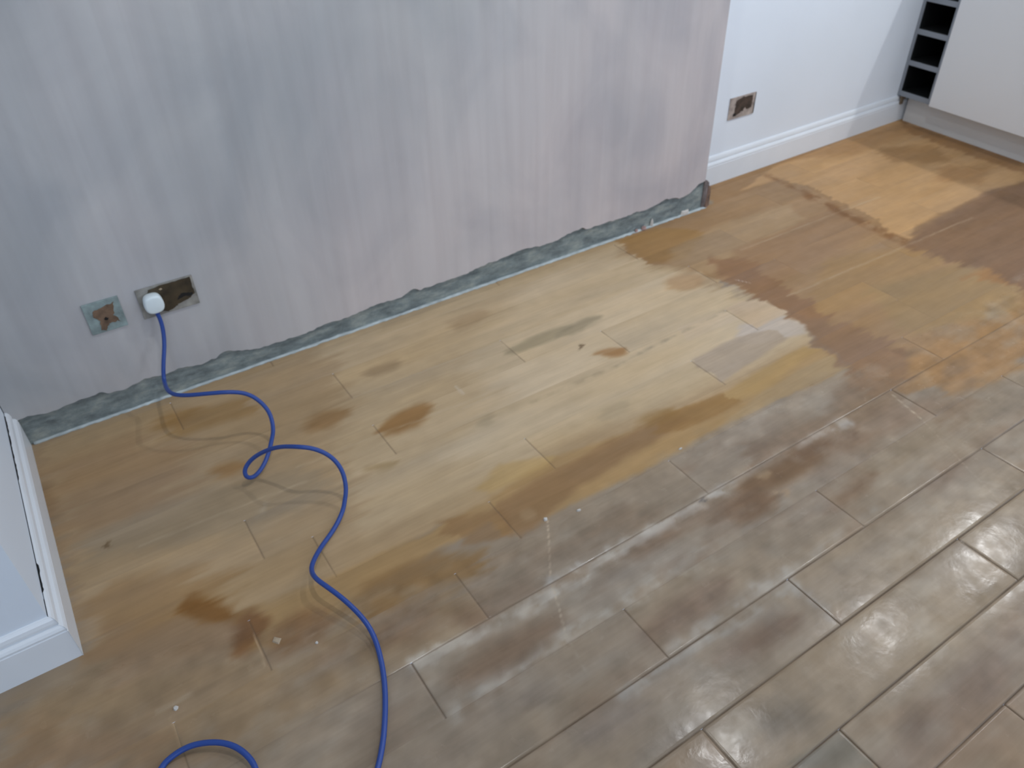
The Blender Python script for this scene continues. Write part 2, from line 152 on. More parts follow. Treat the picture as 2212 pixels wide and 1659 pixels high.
  ('line', [[0.717, -0.994], [0.627, -1.132]], (188, 172, 150), 0.0022, 0.0015, 0.002, 0.9),
  ('line', [[0.624, -1.137], [0.572, -1.26]], (180, 168, 148), 0.002, 0.0015, 0.002, 0.8),
  ('line', [[0.572, -1.26], [0.552, -1.358]], (160, 150, 134), 0.0018, 0.0015, 0.002, 0.6),
  ('line', [[1.768, -1.153], [1.74, -1.264]], (186, 172, 150), 0.003, 0.002, 0.003, 0.8),
  ('line', [[1.74, -1.264], [1.623, -1.548]], (164, 150, 132), 0.002, 0.0015, 0.003, 0.6),
  ('line', [[-0.139, -0.989], [-0.138, -1.057]], (178, 156, 124), 0.004, 0.002, 0.002, 0.8),
  ('line', [[-0.138, -1.057], [-0.138, -1.104]], (170, 148, 116), 0.0025, 0.002, 0.002, 0.7),
  ('line', [[0.048, -0.903], [0.044, -0.984]], (178, 156, 126), 0.0025, 0.002, 0.002, 0.8),
  ('line', [[0.125, -0.976], [0.232, -0.975]], (172, 158, 138), 0.004, 0.003, 0.004, 0.5),
  ('line', [[-0.158, -0.965], [-0.098, -0.963]], (172, 158, 136), 0.006, 0.005, 0.004, 0.7),
  ('line', [[0.797, -0.433], [0.797, -0.472]], (196, 186, 168), 0.006, 0.004, 0.003, 0.8),
  ('line', [[0.187, -0.565], [0.165, -0.595]], (180, 172, 158), 0.012, 0.012, 0.006, 0.6),
  ('line', [[1.875, -0.474], [1.897, -0.516]], (196, 182, 168), 0.003, 0.003, 0.004, 0.8),
  ('line', [[2.616, -0.614], [2.607, -0.562]], (184, 146, 104), 0.006, 0.004, 0.004, 0.7),
  ('poly', [[1.281, -1.177], [1.276, -1.181], [1.269, -1.183], [1.26, -1.184], [1.251, -1.183], [1.242, -1.181], [1.236, -1.177], [1.233, -1.173], [1.234, -1.169], [1.238, -1.165], [1.246, -1.163], [1.255, -1.162], [1.264, -1.163], [1.273, -1.165], [1.279, -1.169], [1.282, -1.173]], (150, 128, 100), 0.008, 0.012, 0.8),
  ('poly', [[1.237, -1.252], [1.233, -1.252], [1.23, -1.25], [1.227, -1.246], [1.225, -1.241], [1.225, -1.235], [1.226, -1.229], [1.228, -1.225], [1.231, -1.222], [1.235, -1.222], [1.238, -1.224], [1.241, -1.228], [1.243, -1.234], [1.243, -1.24], [1.242, -1.245], [1.24, -1.249]], (156, 134, 108), 0.008, 0.012, 0.8),
  ('poly', [[-0.144, -0.485], [-0.145, -0.489], [-0.147, -0.491], [-0.15, -0.492], [-0.152, -0.491], [-0.154, -0.489], [-0.156, -0.485], [-0.157, -0.481], [-0.157, -0.477], [-0.155, -0.473], [-0.153, -0.471], [-0.151, -0.47], [-0.148, -0.471], [-0.146, -0.473], [-0.144, -0.477], [-0.144, -0.481]], (110, 90, 64), 0.004, 0.012, 0.9),
  ('poly', [[1.213, -0.485], [1.21, -0.489], [1.205, -0.491], [1.202, -0.493], [1.199, -0.492], [1.197, -0.49], [1.197, -0.486], [1.199, -0.481], [1.202, -0.476], [1.206, -0.472], [1.21, -0.469], [1.214, -0.468], [1.217, -0.469], [1.218, -0.471], [1.218, -0.475], [1.216, -0.48]], (110, 92, 70), 0.004, 0.012, 0.9),
  ('poly', [[1.077, -1.154], [1.074, -1.155], [1.071, -1.156], [1.068, -1.155], [1.065, -1.153], [1.063, -1.151], [1.061, -1.149], [1.061, -1.146], [1.062, -1.144], [1.064, -1.143], [1.067, -1.143], [1.071, -1.143], [1.074, -1.145], [1.076, -1.147], [1.077, -1.149], [1.078, -1.152]], (92, 88, 86), 0.004, 0.012, 0.8),
  ('poly', [[0.727, -0.958], [0.722, -0.964], [0.715, -0.967], [0.706, -0.967], [0.697, -0.965], [0.689, -0.961], [0.683, -0.954], [0.681, -0.947], [0.682, -0.941], [0.687, -0.935], [0.694, -0.932], [0.703, -0.932], [0.713, -0.934], [0.721, -0.939], [0.726, -0.945], [0.729, -0.952]], (160, 136, 104), 0.008, 0.012, 0.6),
  ('line', [[0.546, -0.073], [1.583, -0.086]], (188, 172, 146), 0.005, 0.004, 0.004, 0.45),
  ('line', [[0.53, -0.311], [1.603, -0.336]], (188, 172, 146), 0.005, 0.004, 0.004, 0.45),
  ('line', [[0.766, -0.525], [1.71, -0.572]], (188, 172, 146), 0.005, 0.004, 0.004, 0.45),
  ('line', [[0.298, -0.488], [0.85, -0.51]], (188, 172, 146), 0.005, 0.004, 0.004, 0.45),
  ('line', [[-0.094, -0.528], [0.299, -0.548]], (188, 172, 146), 0.005, 0.004, 0.004, 0.45),
  ('line', [[2.045, -0.334], [2.824, -0.344]], (188, 172, 146), 0.005, 0.004, 0.004, 0.45),
  ('line', [[1.933, -0.644], [2.945, -0.664]], (188, 172, 146), 0.005, 0.004, 0.004, 0.45),
  ('poly', [[1.117, -1.207], [1.109, -1.214], [1.096, -1.22], [1.077, -1.224], [1.057, -1.226], [1.038, -1.224], [1.023, -1.22], [1.015, -1.213], [1.014, -1.206], [1.02, -1.199], [1.033, -1.193], [1.052, -1.189], [1.072, -1.187], [1.091, -1.189], [1.107, -1.193], [1.116, -1.2]], (120, 98, 78), 0.02, 0.012, 0.6),
  ('poly', [[1.613, -1.232], [1.601, -1.239], [1.576, -1.244], [1.543, -1.248], [1.506, -1.249], [1.472, -1.247], [1.445, -1.242], [1.429, -1.236], [1.425, -1.23], [1.436, -1.223], [1.459, -1.217], [1.492, -1.213], [1.528, -1.212], [1.564, -1.214], [1.593, -1.218], [1.61, -1.225]], (120, 98, 78), 0.02, 0.012, 0.6),
  ('poly', [[1.923, -1.298], [1.91, -1.306], [1.885, -1.312], [1.853, -1.316], [1.819, -1.317], [1.787, -1.314], [1.763, -1.309], [1.75, -1.302], [1.749, -1.294], [1.762, -1.286], [1.785, -1.279], [1.817, -1.275], [1.851, -1.274], [1.884, -1.277], [1.909, -1.282], [1.923, -1.29]], (120, 98, 78), 0.02, 0.012, 0.6),
  ('poly', [[0.93, -1.183], [0.922, -1.19], [0.905, -1.196], [0.88, -1.2], [0.853, -1.201], [0.827, -1.199], [0.806, -1.195], [0.792, -1.189], [0.789, -1.182], [0.796, -1.175], [0.813, -1.169], [0.837, -1.165], [0.864, -1.164], [0.891, -1.165], [0.913, -1.169], [0.927, -1.175]], (120, 98, 78), 0.02, 0.012, 0.6),
]
RAGGED = [[-0.2609, 0.0875], [-0.2476, 0.0887], [-0.2276, 0.0899], [-0.1902, 0.0811], [-0.152, 0.0849], [-0.1058, 0.0869], [-0.0465, 0.0911], [-0.0369, 0.0771], [0.0061, 0.0735], [0.0625, 0.0867], [0.1104, 0.0769], [0.1571, 0.0808], [0.2131, 0.0682], [0.2565, 0.0776], [0.2867, 0.0863], [0.3334, 0.067], [0.3882, 0.0578], [0.4457, 0.0546], [0.5245, 0.0552], [0.5871, 0.0629], [0.6644, 0.0589], [0.7671, 0.0703], [0.8426, 0.0637], [0.8892, 0.0798], [0.9133, 0.0697], [0.978, 0.0697], [1.0653, 0.0678], [1.145, 0.0781], [1.2261, 0.0816], [1.3266, 0.0887], [1.3887, 0.0783], [1.4642, 0.0802], [1.5004, 0.0891], [1.5721, 0.0931], [1.5975, 0.0837], [1.6653, 0.0821], [1.7695, 0.0816], [1.8316, 0.0844], [1.8708, 0.0771], [1.9175, 0.0885], [1.9745, 0.0954], [2.0525, 0.08], [2.0946, 0.0877], [2.1413, 0.1133]]
CORD_PATH = [[0.1471, -0.034, 0.281], [0.149, -0.036, 0.2611], [0.1465, -0.042, 0.2332], [0.136, -0.055, 0.1956], [0.1141, -0.085, 0.1543], [0.1011, -0.105, 0.1184], [0.0996, -0.1952, 0.142], [0.1228, -0.245, 0.155], [0.1667, -0.284, 0.165], [0.2168, -0.3117, 0.166], [0.2573, -0.3194, 0.148], [0.2824, -0.3343, 0.122], [0.2944, -0.3575, 0.092], [0.2874, -0.3888, 0.066], [0.2737, -0.4032, 0.044], [0.2486, -0.4279, 0.02], [0.2219, -0.4544, 0.012], [0.1952, -0.4765, 0.016], [0.179, -0.4824, 0.03], [0.1806, -0.4765, 0.048], [0.1995, -0.4756, 0.068], [0.2268, -0.4944, 0.094], [0.2594, -0.5353, 0.126], [0.2905, -0.5867, 0.15], [0.3258, -0.6076, 0.14], [0.3527, -0.6303, 0.118], [0.3643, -0.6536, 0.088], [0.3598, -0.6755, 0.055], [0.3462, -0.6915, 0.03], [0.3264, -0.711, 0.012], [0.2917, -0.7405, 0.0055], [0.2497, -0.7762, 0.012], [0.2177, -0.8156, 0.026], [0.2015, -0.8476, 0.036], [0.1991, -0.8857, 0.05], [0.2115, -0.9227, 0.05], [0.2279, -0.9651, 0.043], [0.2432, -1.0165, 0.028], [0.245, -1.0628, 0.015], [0.2316, -1.1218, 0.007], [0.2108, -1.1759, 0.0045], [0.1858, -1.2249, 0.0045], [0.1633, -1.2617, 0.0045], [0.1329, -1.3004, 0.0045], [0.0818, -1.3487, 0.0045], [0.0108, -1.3608, 0.0045], [-0.0381, -1.3027, 0.0045], [-0.0415, -1.213, 0.008], [-0.0395, -1.1689, 0.012], [-0.0504, -1.1342, 0.016], [-0.0693, -1.1079, 0.017], [-0.0944, -1.0883, 0.016], [-0.1242, -1.0744, 0.013], [-0.1558, -1.0721, 0.008], [-0.1812, -1.0834, 0.0045], [-0.2122, -1.1327, 0.0045], [-0.2249, -1.2188, 0.0045], [-0.187, -1.3228, 0.0045]]


area('window_daylight', (4.93, -2.75, 1.45), (math.radians(90), 0, math.radians(90)), 1.9, 1.3, 27, (0.66, 0.80, 1.0))  # added bluish fill from the unseen right side, brightens the left wall

# ------------------------------------------------------------------ helpers
def srgb(c):
    o = []
    for v in c[:3]:
        v = v / 255.0
        o.append(v / 12.92 if v <= 0.04045 else ((v + 0.055) / 1.055) ** 2.4)
    return (o[0], o[1], o[2], 1.0)

def new_mat(name):
    m = bpy.data.materials.new(name)
    m.use_nodes = True
    nt = m.node_tree
    return m, nt, nt.nodes['Principled BSDF']

def mat(name, col, rough=0.5, metal=0.0, spec=0.5, var=0.0, scale=20.0, bump=0.0, bscale=200.0, coat=0.0):
    m, nt, b = new_mat(name)
    b.inputs['Base Color'].default_value = srgb(col)
    b.inputs['Roughness'].default_value = rough
    b.inputs['Metallic'].default_value = metal
    b.inputs['Specular IOR Level'].default_value = spec
    b.inputs['Coat Weight'].default_value = coat
    tc = nt.nodes.new('ShaderNodeTexCoord')
    if var:
        n = nt.nodes.new('ShaderNodeTexNoise'); n.inputs['Scale'].default_value = scale
        n.inputs['Detail'].default_value = 6
        nt.links.new(tc.outputs['Object'], n.inputs['Vector'])
        r = nt.nodes.new('ShaderNodeValToRGB')
        r.color_ramp.elements[0].position = 0.3; r.color_ramp.elements[1].position = 0.7
        r.color_ramp.elements[0].color = srgb([c * (1 - var) for c in col])
        r.color_ramp.elements[1].color = srgb([min(255, c * (1 + var * 0.6)) for c in col])
        nt.links.new(n.outputs['Fac'], r.inputs['Fac'])
        nt.links.new(r.outputs['Color'], b.inputs['Base Color'])
    if bump:
        n = nt.nodes.new('ShaderNodeTexNoise'); n.inputs['Scale'].default_value = bscale
        n.inputs['Detail'].default_value = 5
        nt.links.new(tc.outputs['Object'], n.inputs['Vector'])
        bp = nt.nodes.new('ShaderNodeBump'); bp.inputs['Strength'].default_value = bump
        bp.inputs['Distance'].default_value = 0.002
        nt.links.new(n.outputs['Fac'], bp.inputs['Height'])
        nt.links.new(bp.outputs['Normal'], b.inputs['Normal'])
    return m

def link(name, me, material, parent=None):
    o = bpy.data.objects.new(name, me)
    C.objects.link(o)
    if material is not None:
        me.materials.append(material)
    if parent is not None:
        o.parent = parent
    return o

def obj(name, bm, material, parent=None, smooth=False):
    me = bpy.data.meshes.new(name)
    bmesh.ops.recalc_face_normals(bm, faces=bm.faces)
    bm.to_mesh(me); bm.free()
    if smooth:
        for p in me.polygons: p.use_smooth = True
    return link(name, me, material, parent)

def struct(o):
    o['kind'] = 'structure'
    return o

def tag(o, label, cat, group=None):
    o['label'] = label; o['category'] = cat
    if group: o['group'] = group
    return o

def empty(name, loc=(0, 0, 0), rz=0.0):
    o = bpy.data.objects.new(name, None)
    C.objects.link(o); o.location = loc; o.rotation_euler = (0, 0, rz)
    o.empty_display_size = 0.05
    return o

def add_box(bm, lo, hi, bevel=0.0, seg=2):
    r = bmesh.ops.create_cube(bm, size=1.0)
    vs = r['verts']
    for v in vs:
        v.co = Vector([(lo[i] + hi[i]) / 2 + v.co[i] * (hi[i] - lo[i]) for i in range(3)])
    if bevel:
        es = list({e for v in vs for e in v.link_edges})
        bmesh.ops.bevel(bm, geom=es, offset=bevel, segments=seg, affect='EDGES', profile=0.6)
    return vs

def box(name, lo, hi, material, parent=None, bevel=0.0):
    bm = bmesh.new(); add_box(bm, lo, hi, bevel)
    return obj(name, bm, material, parent)

def add_prism(bm, pts, axis, a, b):
    """extrude polygon pts (2-D) between a and b along axis ('x','y','z')"""
    def P(p, t):
        if axis == 'x': return (t, p[0], p[1])
        if axis == 'y': return (p[0], t, p[1])
        return (p[0], p[1], t)
    A = [bm.verts.new(P(p, a)) for p in pts]
    B = [bm.verts.new(P(p, b)) for p in pts]
    n = len(pts)
    bm.faces.new(A); bm.faces.new(B[::-1])
    for i in range(n):
        bm.faces.new((A[i], B[i], B[(i + 1) % n], A[(i + 1) % n]))

def sweep_profile(profile, pa, pb, out_a, out_b, bm):
    """moulding: profile of (out, up) carried from pa to pb; out_a/out_b are the outward 2-D vectors (scaled for mitres)"""
    A = [bm.verts.new((pa[0] + out_a[0] * o, pa[1] + out_a[1] * o, u)) for o, u in profile]
    B = [bm.verts.new((pb[0] + out_b[0] * o, pb[1] + out_b[1] * o, u)) for o, u in profile]
    n = len(profile)
    for i in range(n):
        bm.faces.new((A[i], A[(i + 1) % n], B[(i + 1) % n], B[i]))
    bm.faces.new(A); bm.faces.new(B[::-1])

def tube(points, radius, seg=12, steps=8):
    P = [Vector(p) for p in points]
    Q = []
    n = len(P)
    for i in range(n - 1):
        p0 = P[max(i - 1, 0)]; p1 = P[i]; p2 = P[i + 1]; p3 = P[min(i + 2, n - 1)]
        for k in range(steps):
            t = k / steps
            Q.append(0.5 * ((2 * p1) + (p2 - p0) * t + (2 * p0 - 5 * p1 + 4 * p2 - p3) * t * t + (3 * p1 - p0 - 3 * p2 + p3) * t ** 3))
    Q.append(P[-1])
    for _ in range(6):
        Q = [Q[0]] + [(Q[i - 1] + 2 * Q[i] + Q[i + 1]) / 4 for i in range(1, len(Q) - 1)] + [Q[-1]]
    bm = bmesh.new(); rings = []
    up = Vector((0, 0, 1)); prev = None
    for i, q in enumerate(Q):
        t = (Q[min(i + 1, len(Q) - 1)] - Q[max(i - 1, 0)]).normalized()
        if prev is None:
            nrm = t.cross(Vector((1, 0, 0))).normalized()
        else:
            nrm = (prev - t * prev.dot(t)).normalized()
        prev = nrm; bn = t.cross(nrm)
        rings.append([bm.verts.new(q + (nrm * math.cos(2 * math.pi * k / seg) + bn * math.sin(2 * math.pi * k / seg)) * radius) for k in range(seg)])
    for a, b in zip(rings, rings[1:]):
        for k in range(seg):
            bm.faces.new((a[k], a[(k + 1) % seg], b[(k + 1) % seg], b[k]))
    bm.faces.new(rings[0][::-1]); bm.faces.new(rings[-1])
    return bm

# numpy value noise ---------------------------------------------------
def vnoise(x, y, seed):
    xi = np.floor(x).astype(np.int64); yi = np.floor(y).astype(np.int64)
    fx = x - xi; fy = y - yi
    fx = fx * fx * (3 - 2 * fx); fy = fy * fy * (3 - 2 * fy)
    def h(a, b):
        v = (a * 374761393 + b * 668265263 + seed * 1442695041) & 0x7fffffff
        v = ((v ^ (v >> 13)) * 1274126177) & 0x7fffffff
        return ((v ^ (v >> 16)) & 0xffff) / 65535.0
    return (h(xi, yi) * (1 - fx) + h(xi + 1, yi) * fx) * (1 - fy) + (h(xi, yi + 1) * (1 - fx) + h(xi + 1, yi + 1) * fx) * fy

def fbm(x, y, seed, octv=4):
    s = 0; a = 0.5; t = 0
    for k in range(octv):
        s = s + a * vnoise(x, y, seed + k * 17); t += a
        x = x * 2.03; y = y * 2.03; a *= 0.5
    return s / t - 0.5

def poly_sd(px, py, poly):
    """signed distance to a polygon, negative inside"""
    d = np.full(px.shape, 1e9); inside = np.zeros(px.shape, bool)
    n = len(poly)
    for i in range(n):
        ax, ay = poly[i]; bx, by = poly[(i + 1) % n]
        ex, ey = bx - ax, by - ay
        L = ex * ex + ey * ey + 1e-12
        t = np.clip(((px - ax) * ex + (py - ay) * ey) / L, 0, 1)
        d = np.minimum(d, (px - ax - t * ex) ** 2 + (py - ay - t * ey) ** 2)
        c = ((ay > py) != (by > py))
        with np.errstate(divide='ignore', invalid='ignore'):
            xi = ax + (py - ay) * ex / (ey if abs(ey) > 1e-12 else 1e-12)
        inside ^= c & (px < xi)
    d = np.sqrt(d)
    return np.where(inside, -d, d)

# ------------------------------------------------------------------ materials
def wall_paint(name, c1, c2, scale=1.5, rough=0.55, bump=0.15):
    m, nt, b = new_mat(name)
    tc = nt.nodes.new('ShaderNodeTexCoord')
    n = nt.nodes.new('ShaderNodeTexNoise'); n.inputs['Scale'].default_value = scale; n.inputs['Detail'].default_value = 3
    nt.links.new(tc.outputs['Object'], n.inputs['Vector'])
    r = nt.nodes.new('ShaderNodeValToRGB')
    r.color_ramp.elements[0].position = 0.35; r.color_ramp.elements[1].position = 0.65
    r.color_ramp.elements[0].color = srgb(c1); r.color_ramp.elements[1].color = srgb(c2)
    nt.links.new(n.outputs['Fac'], r.inputs['Fac'])
    nt.links.new(r.outputs['Color'], b.inputs['Base Color'])
    b.inputs['Roughness'].default_value = rough
    n2 = nt.nodes.new('ShaderNodeTexNoise'); n2.inputs['Scale'].default_value = 90
    nt.links.new(tc.outputs['Object'], n2.inputs['Vector'])
    bp = nt.nodes.new('ShaderNodeBump'); bp.inputs['Strength'].default_value = bump; bp.inputs['Distance'].default_value = 0.001
    nt.links.new(n2.outputs['Fac'], bp.inputs['Height']); nt.links.new(bp.outputs['Normal'], b.inputs['Normal'])
    return m

M_WHITE_WALL = wall_paint('white_wall_paint', (228, 235, 243), (234, 241, 249))
M_LEFT_WALL = wall_paint('pale_wall_paint', (224, 233, 243), (229, 237, 246))
M_SKIRT = wall_paint('white_gloss_paint', (226, 231, 236), (232, 237, 242), 4, 0.3, 0.08)
M_CEIL = mat('ceiling_paint', (226, 226, 224), 0.8)

def plaster_mat():
    """new gypsum plaster: pinkish, drying in grey patches, with vertical trowel streaks"""
    m, nt, b = new_mat('pink_plaster')
    N = nt.nodes; L = nt.links
    tc = N.new('ShaderNodeTexCoord')
    def noise(scale, sx, sy, sz, detail=4, dist=0.0, rot=0.0):
        mp = N.new('ShaderNodeMapping'); mp.inputs['Scale'].default_value = (sx, sy, sz)
        mp.inputs['Rotation'].default_value = (0, rot, 0)
        L.new(tc.outputs['Object'], mp.inputs['Vector'])
        n = N.new('ShaderNodeTexNoise'); n.inputs['Scale'].default_value = scale
        n.inputs['Detail'].default_value = detail; n.inputs['Distortion'].default_value = dist
        L.new(mp.outputs['Vector'], n.inputs['Vector'])
        return n
    def ramp(n, a, ca, bb, cb):
        r = N.new('ShaderNodeValToRGB')
        r.color_ramp.elements[0].position = a; r.color_ramp.elements[1].position = bb
        r.color_ramp.elements[0].color = ca; r.color_ramp.elements[1].color = cb
        L.new(n.outputs['Fac'], r.inputs['Fac']); return r
    def mix(kind, f, a, bb):
        x = N.new('ShaderNodeMix'); x.data_type = 'RGBA'; x.blend_type = kind
        if isinstance(f, float): x.inputs[0].default_value = f
        else: L.new(f, x.inputs[0])
        L.new(a, x.inputs[6]); L.new(bb, x.inputs[7]); return x.outputs[2]
    big = ramp(noise(1.3, 1, 1, 1, 3, 0.4), 0.38, srgb(PLASTER_A), 0.62, srgb(PLASTER_B))
    # pinker towards the lower right, greyer at the upper left
    sep = N.new('ShaderNodeSeparateXYZ'); L.new(tc.outputs['Object'], sep.inputs[0])
    mm = N.new('ShaderNodeMath'); mm.operation = 'MULTIPLY_ADD'; mm.inputs[1].default_value = 0.42; mm.inputs[2].default_value = 0.22
    L.new(sep.outputs['X'], mm.inputs[0])
    m2 = N.new('ShaderNodeMath'); m2.operation = 'MULTIPLY_ADD'; m2.inputs[1].default_value = -0.55
    L.new(sep.outputs['Z'], m2.inputs[0]); L.new(mm.outputs[0], m2.inputs[2])
    nn = noise(2.2, 1, 1, 0.6, 4, 0.3)
    m3 = N.new('ShaderNodeMath'); m3.operation = 'MULTIPLY_ADD'; m3.inputs[1].default_value = 1.2
    L.new(nn.outputs['Fac'], m3.inputs[0]); L.new(m2.outputs[0], m3.inputs[2])
    m4 = N.new('ShaderNodeMath'); m4.operation = 'SUBTRACT'; m4.inputs[1].default_value = 0.55; m4.use_clamp = True
    L.new(m3.outputs[0], m4.inputs[0])
    pk = N.new('ShaderNodeRGB'); pk.outputs[0].default_value = srgb(PLASTER_C)
    col = mix('MIX', m4.outputs[0], big.outputs['Color'], pk.outputs[0])
    st = ramp(noise(5, 3.2, 1, 0.22, 5, 0.5), 0.32, srgb((226, 226, 228)), 0.66, srgb((255, 255, 255)))
    col = mix('MULTIPLY', 0.28, col, st.outputs['Color'])
    st2 = ramp(noise(14, 2.2, 1, 0.12, 3, 0.2, 0.06), 0.36, srgb((236, 232, 232)), 0.6, srgb((255, 255, 255)))
    col = mix('MULTIPLY', 0.28, col, st2.outputs['Color'])
    bl = ramp(noise(3.4, 1, 1, 0.7, 4, 0.8), 0.33, srgb((226, 229, 234)), 0.6, srgb((255, 255, 255)))
    col = mix('MULTIPLY', 0.7, col, bl.outputs['Color'])
    L.new(col, b.inputs['Base Color'])
    b.inputs['Roughness'].default_value = 0.62
    b.inputs['Specular IOR Level'].default_value = 0.3
    bn = noise(7, 2.5, 1, 0.4, 4)
    bp = N.new('ShaderNodeBump'); bp.inputs['Strength'].default_value = 0.25; bp.inputs['Distance'].default_value = 0.003
    L.new(bn.outputs['Fac'], bp.inputs['Height']); L.new(bp.outputs['Normal'], b.inputs['Normal'])
    return m
PLASTER_A = (182, 184, 185); PLASTER_B = (194, 193, 194); PLASTER_C = (205, 196, 195)
M_PLASTER = plaster_mat()
M_PLASTER_EDGE = mat('broken_plaster_edge', (150, 120, 112), 0.9, var=0.25, scale=60)

def bare_mat():
    m, nt, b = new_mat('bare_cement_render')
    N = nt.nodes; L = nt.links
    tc = N.new('ShaderNodeTexCoord')
    n = N.new('ShaderNodeTexNoise'); n.inputs['Scale'].default_value = 15; n.inputs['Detail'].default_value = 8; n.inputs['Roughness'].default_value = 0.65
    mp = N.new('ShaderNodeMapping'); mp.inputs['Scale'].default_value = (0.8, 1, 2.2)
    L.new(tc.outputs['Object'], mp.inputs['Vector']); L.new(mp.outputs['Vector'], n.inputs['Vector'])
    r = N.new('ShaderNodeValToRGB'); L.new(n.outputs['Fac'], r.inputs['Fac'])
    e = r.color_ramp.elements
    e[0].position = 0.33; e[0].color = srgb((92, 100, 102)); e[1].position = 0.68; e[1].color = srgb((156, 162, 156))
    k = r.color_ramp.elements.new(0.5); k.color = srgb((124, 134, 134))
    L.new(r.outputs['Color'], b.inputs['Base Color'])
    b.inputs['Roughness'].default_value = 0.9
    n2 = N.new('ShaderNodeTexNoise'); n2.inputs['Scale'].default_value = 60; n2.inputs['Detail'].default_value = 6
    L.new(tc.outputs['Object'], n2.inputs['Vector'])
    bp = N.new('ShaderNodeBump'); bp.inputs['Strength'].default_value = 0.6; bp.inputs['Distance'].default_value = 0.004
    L.new(n2.outputs['Fac'], bp.inputs['Height']); L.new(bp.outputs['Normal'], b.inputs['Normal'])
    return m
M_BARE = bare_mat()
M_CAULK = mat('pale_caulk', (180, 190, 192), 0.6, var=0.12, scale=30, bump=0.4)
M_CORD = mat('blue_rubber', (36, 70, 146), 0.42, spec=0.5)
M_PLUG = mat('white_plastic', (222, 234, 238), 0.35)
M_PLATE_TEAL = mat('tarnished_plate', (134, 150, 150), 0.55, var=0.18, scale=40, bump=0.3, bscale=80)  # greenish grey with random mottling
M_PLATE_GREY = mat('grey_plate', (140, 138, 132), 0.55, var=0.22, scale=35, bump=0.3, bscale=80)
M_PLATE_PALE = mat('pale_plate', (168, 156, 148), 0.55, var=0.22, scale=35, bump=0.3, bscale=80)
M_PATCH_BROWN = mat('brown_insert', (112, 90, 72), 0.6, var=0.25, scale=50)
M_PATCH_OLIVE = mat('olive_insert', (64, 54, 38), 0.5, var=0.45, scale=24)
M_PATCH_DARK = mat('dark_insert', (66, 54, 46), 0.6, var=0.5, scale=40)
M_BLACK = mat('black_hole', (18, 17, 17), 0.8)
M_DOOR = mat('grey_door_lacquer', (222, 223, 224), 0.35)
M_PLINTH = mat('pale_plinth_laminate', (212, 212, 210), 0.4, var=0.02, scale=4)
M_ALU = mat('brushed_aluminium_laminate', (138, 144, 152), 0.45, metal=0.15)
M_RACK_IN = mat('black_rack_lining', (10, 14, 16), 0.6)
M_BRASS = mat('dull_brass', (120, 104, 84), 0.5, metal=0.3)
M_TOP = mat('dark_worktop', (60, 58, 56), 0.3, var=0.2, scale=60)
M_STUB = mat('weathered_board_end', (132, 122, 120), 0.85, var=0.3, scale=26, bump=0.6, bscale=70)
M_STUB_BROWN = mat('brown_board_end', (126, 102, 88), 0.85, var=0.3, scale=40, bump=0.6, bscale=70)
M_CHIP_W = mat('white_plaster_chip', (198, 194, 188), 0.8)
M_CHIP_P = mat('pink_plaster_lump', (176, 146, 140), 0.85, var=0.2, scale=120)
M_CHIP_T = mat('timber_flake', (170, 152, 128), 0.7)
M_DUST = mat('pale_dried_filler', (176, 168, 154), 0.8)

# ------------------------------------------------------------------ floor
ROW0 = -1.4178; ROWH = 0.1382
# (row -> joints) read off where boards end
JOINTS = {-4: [0.2, 1.15, 1.95, 2.75], -3: [0.077, 0.861, 2.43, 3.2], -2: [-0.126, 0.658, 1.442, 2.226, 3.0], -1: [-0.05, 1.044, 1.764, 2.55, 3.3],
          0: [-0.08, 0.706, 1.303, 2.09, 2.87], 1: [-0.5, 0.2835, 1.784, 2.5, 3.2], 2: [-0.138, 0.463, 1.085, 2.03, 2.82],
          3: [-0.6, 0.05, 0.637, 2.2, 3.0], 4: [0.245, 0.834, 1.426, 2.21, 3.0], 5: [0.1315, 1.7075, 2.49, 3.27],
          6: [0.529, 1.308, 2.09, 2.88], 7: [1.024, 1.81, 2.59, 3.38], 8: [0.531, 2.1, 2.9],
          9: [0.1, 1.7, 2.45, 3.2], 10: [0.4, 1.2, 2.0, 2.8, 3.5], 11: [0, 1.6, 2.35, 3.1]}
# how open each joint between rows still is (row k is bounded below by ROW0 + k * ROWH)
def line_open(k, x):
    far = {-4: 1.0, -3: 1.0, -2: 1.0, -1: 0.95, 0: 0.85, 1: 0.12, 2: 0.5, 3: 0.08}.get(k, 0.05)
    if k < -4: far = 1.0
    return far * np.clip((x + 0.05) / 0.45, 0.15, 1) if k >= 0 else np.full(x.shape, far) * np.clip((x + 0.35) / 0.6, 0.3, 1)
def end_open(k, x):
    if k >= 3: return 0.38 if x < 1.9 else 0.15
    return {2: 0.45, 1: 0.75, 0: 0.6}.get(k, 0.9)
FX0, FX1 = -0.75, 3.78
random.seed(5)

def sanded_amount(x, y):
    """how far the boards have been sanded back: 1 near the wall, 0 where the old finish is left"""
    line = [(-0.8, -0.75), (-0.2, -0.80), (0.1, -0.90), (0.55, -0.99), (0.75, -0.99), (1.1, -0.98), (1.55, -1.0), (1.72, -1.02), (2.1, -1.02), (3.9, -1.02)]
    yb = np.interp(x, [p[0] for p in line], [p[1] for p in line])
    return np.clip((y - yb) / 0.05 + 0.5 + fbm(x * 14, y * 14, 91) * 1.2, 0, 1)

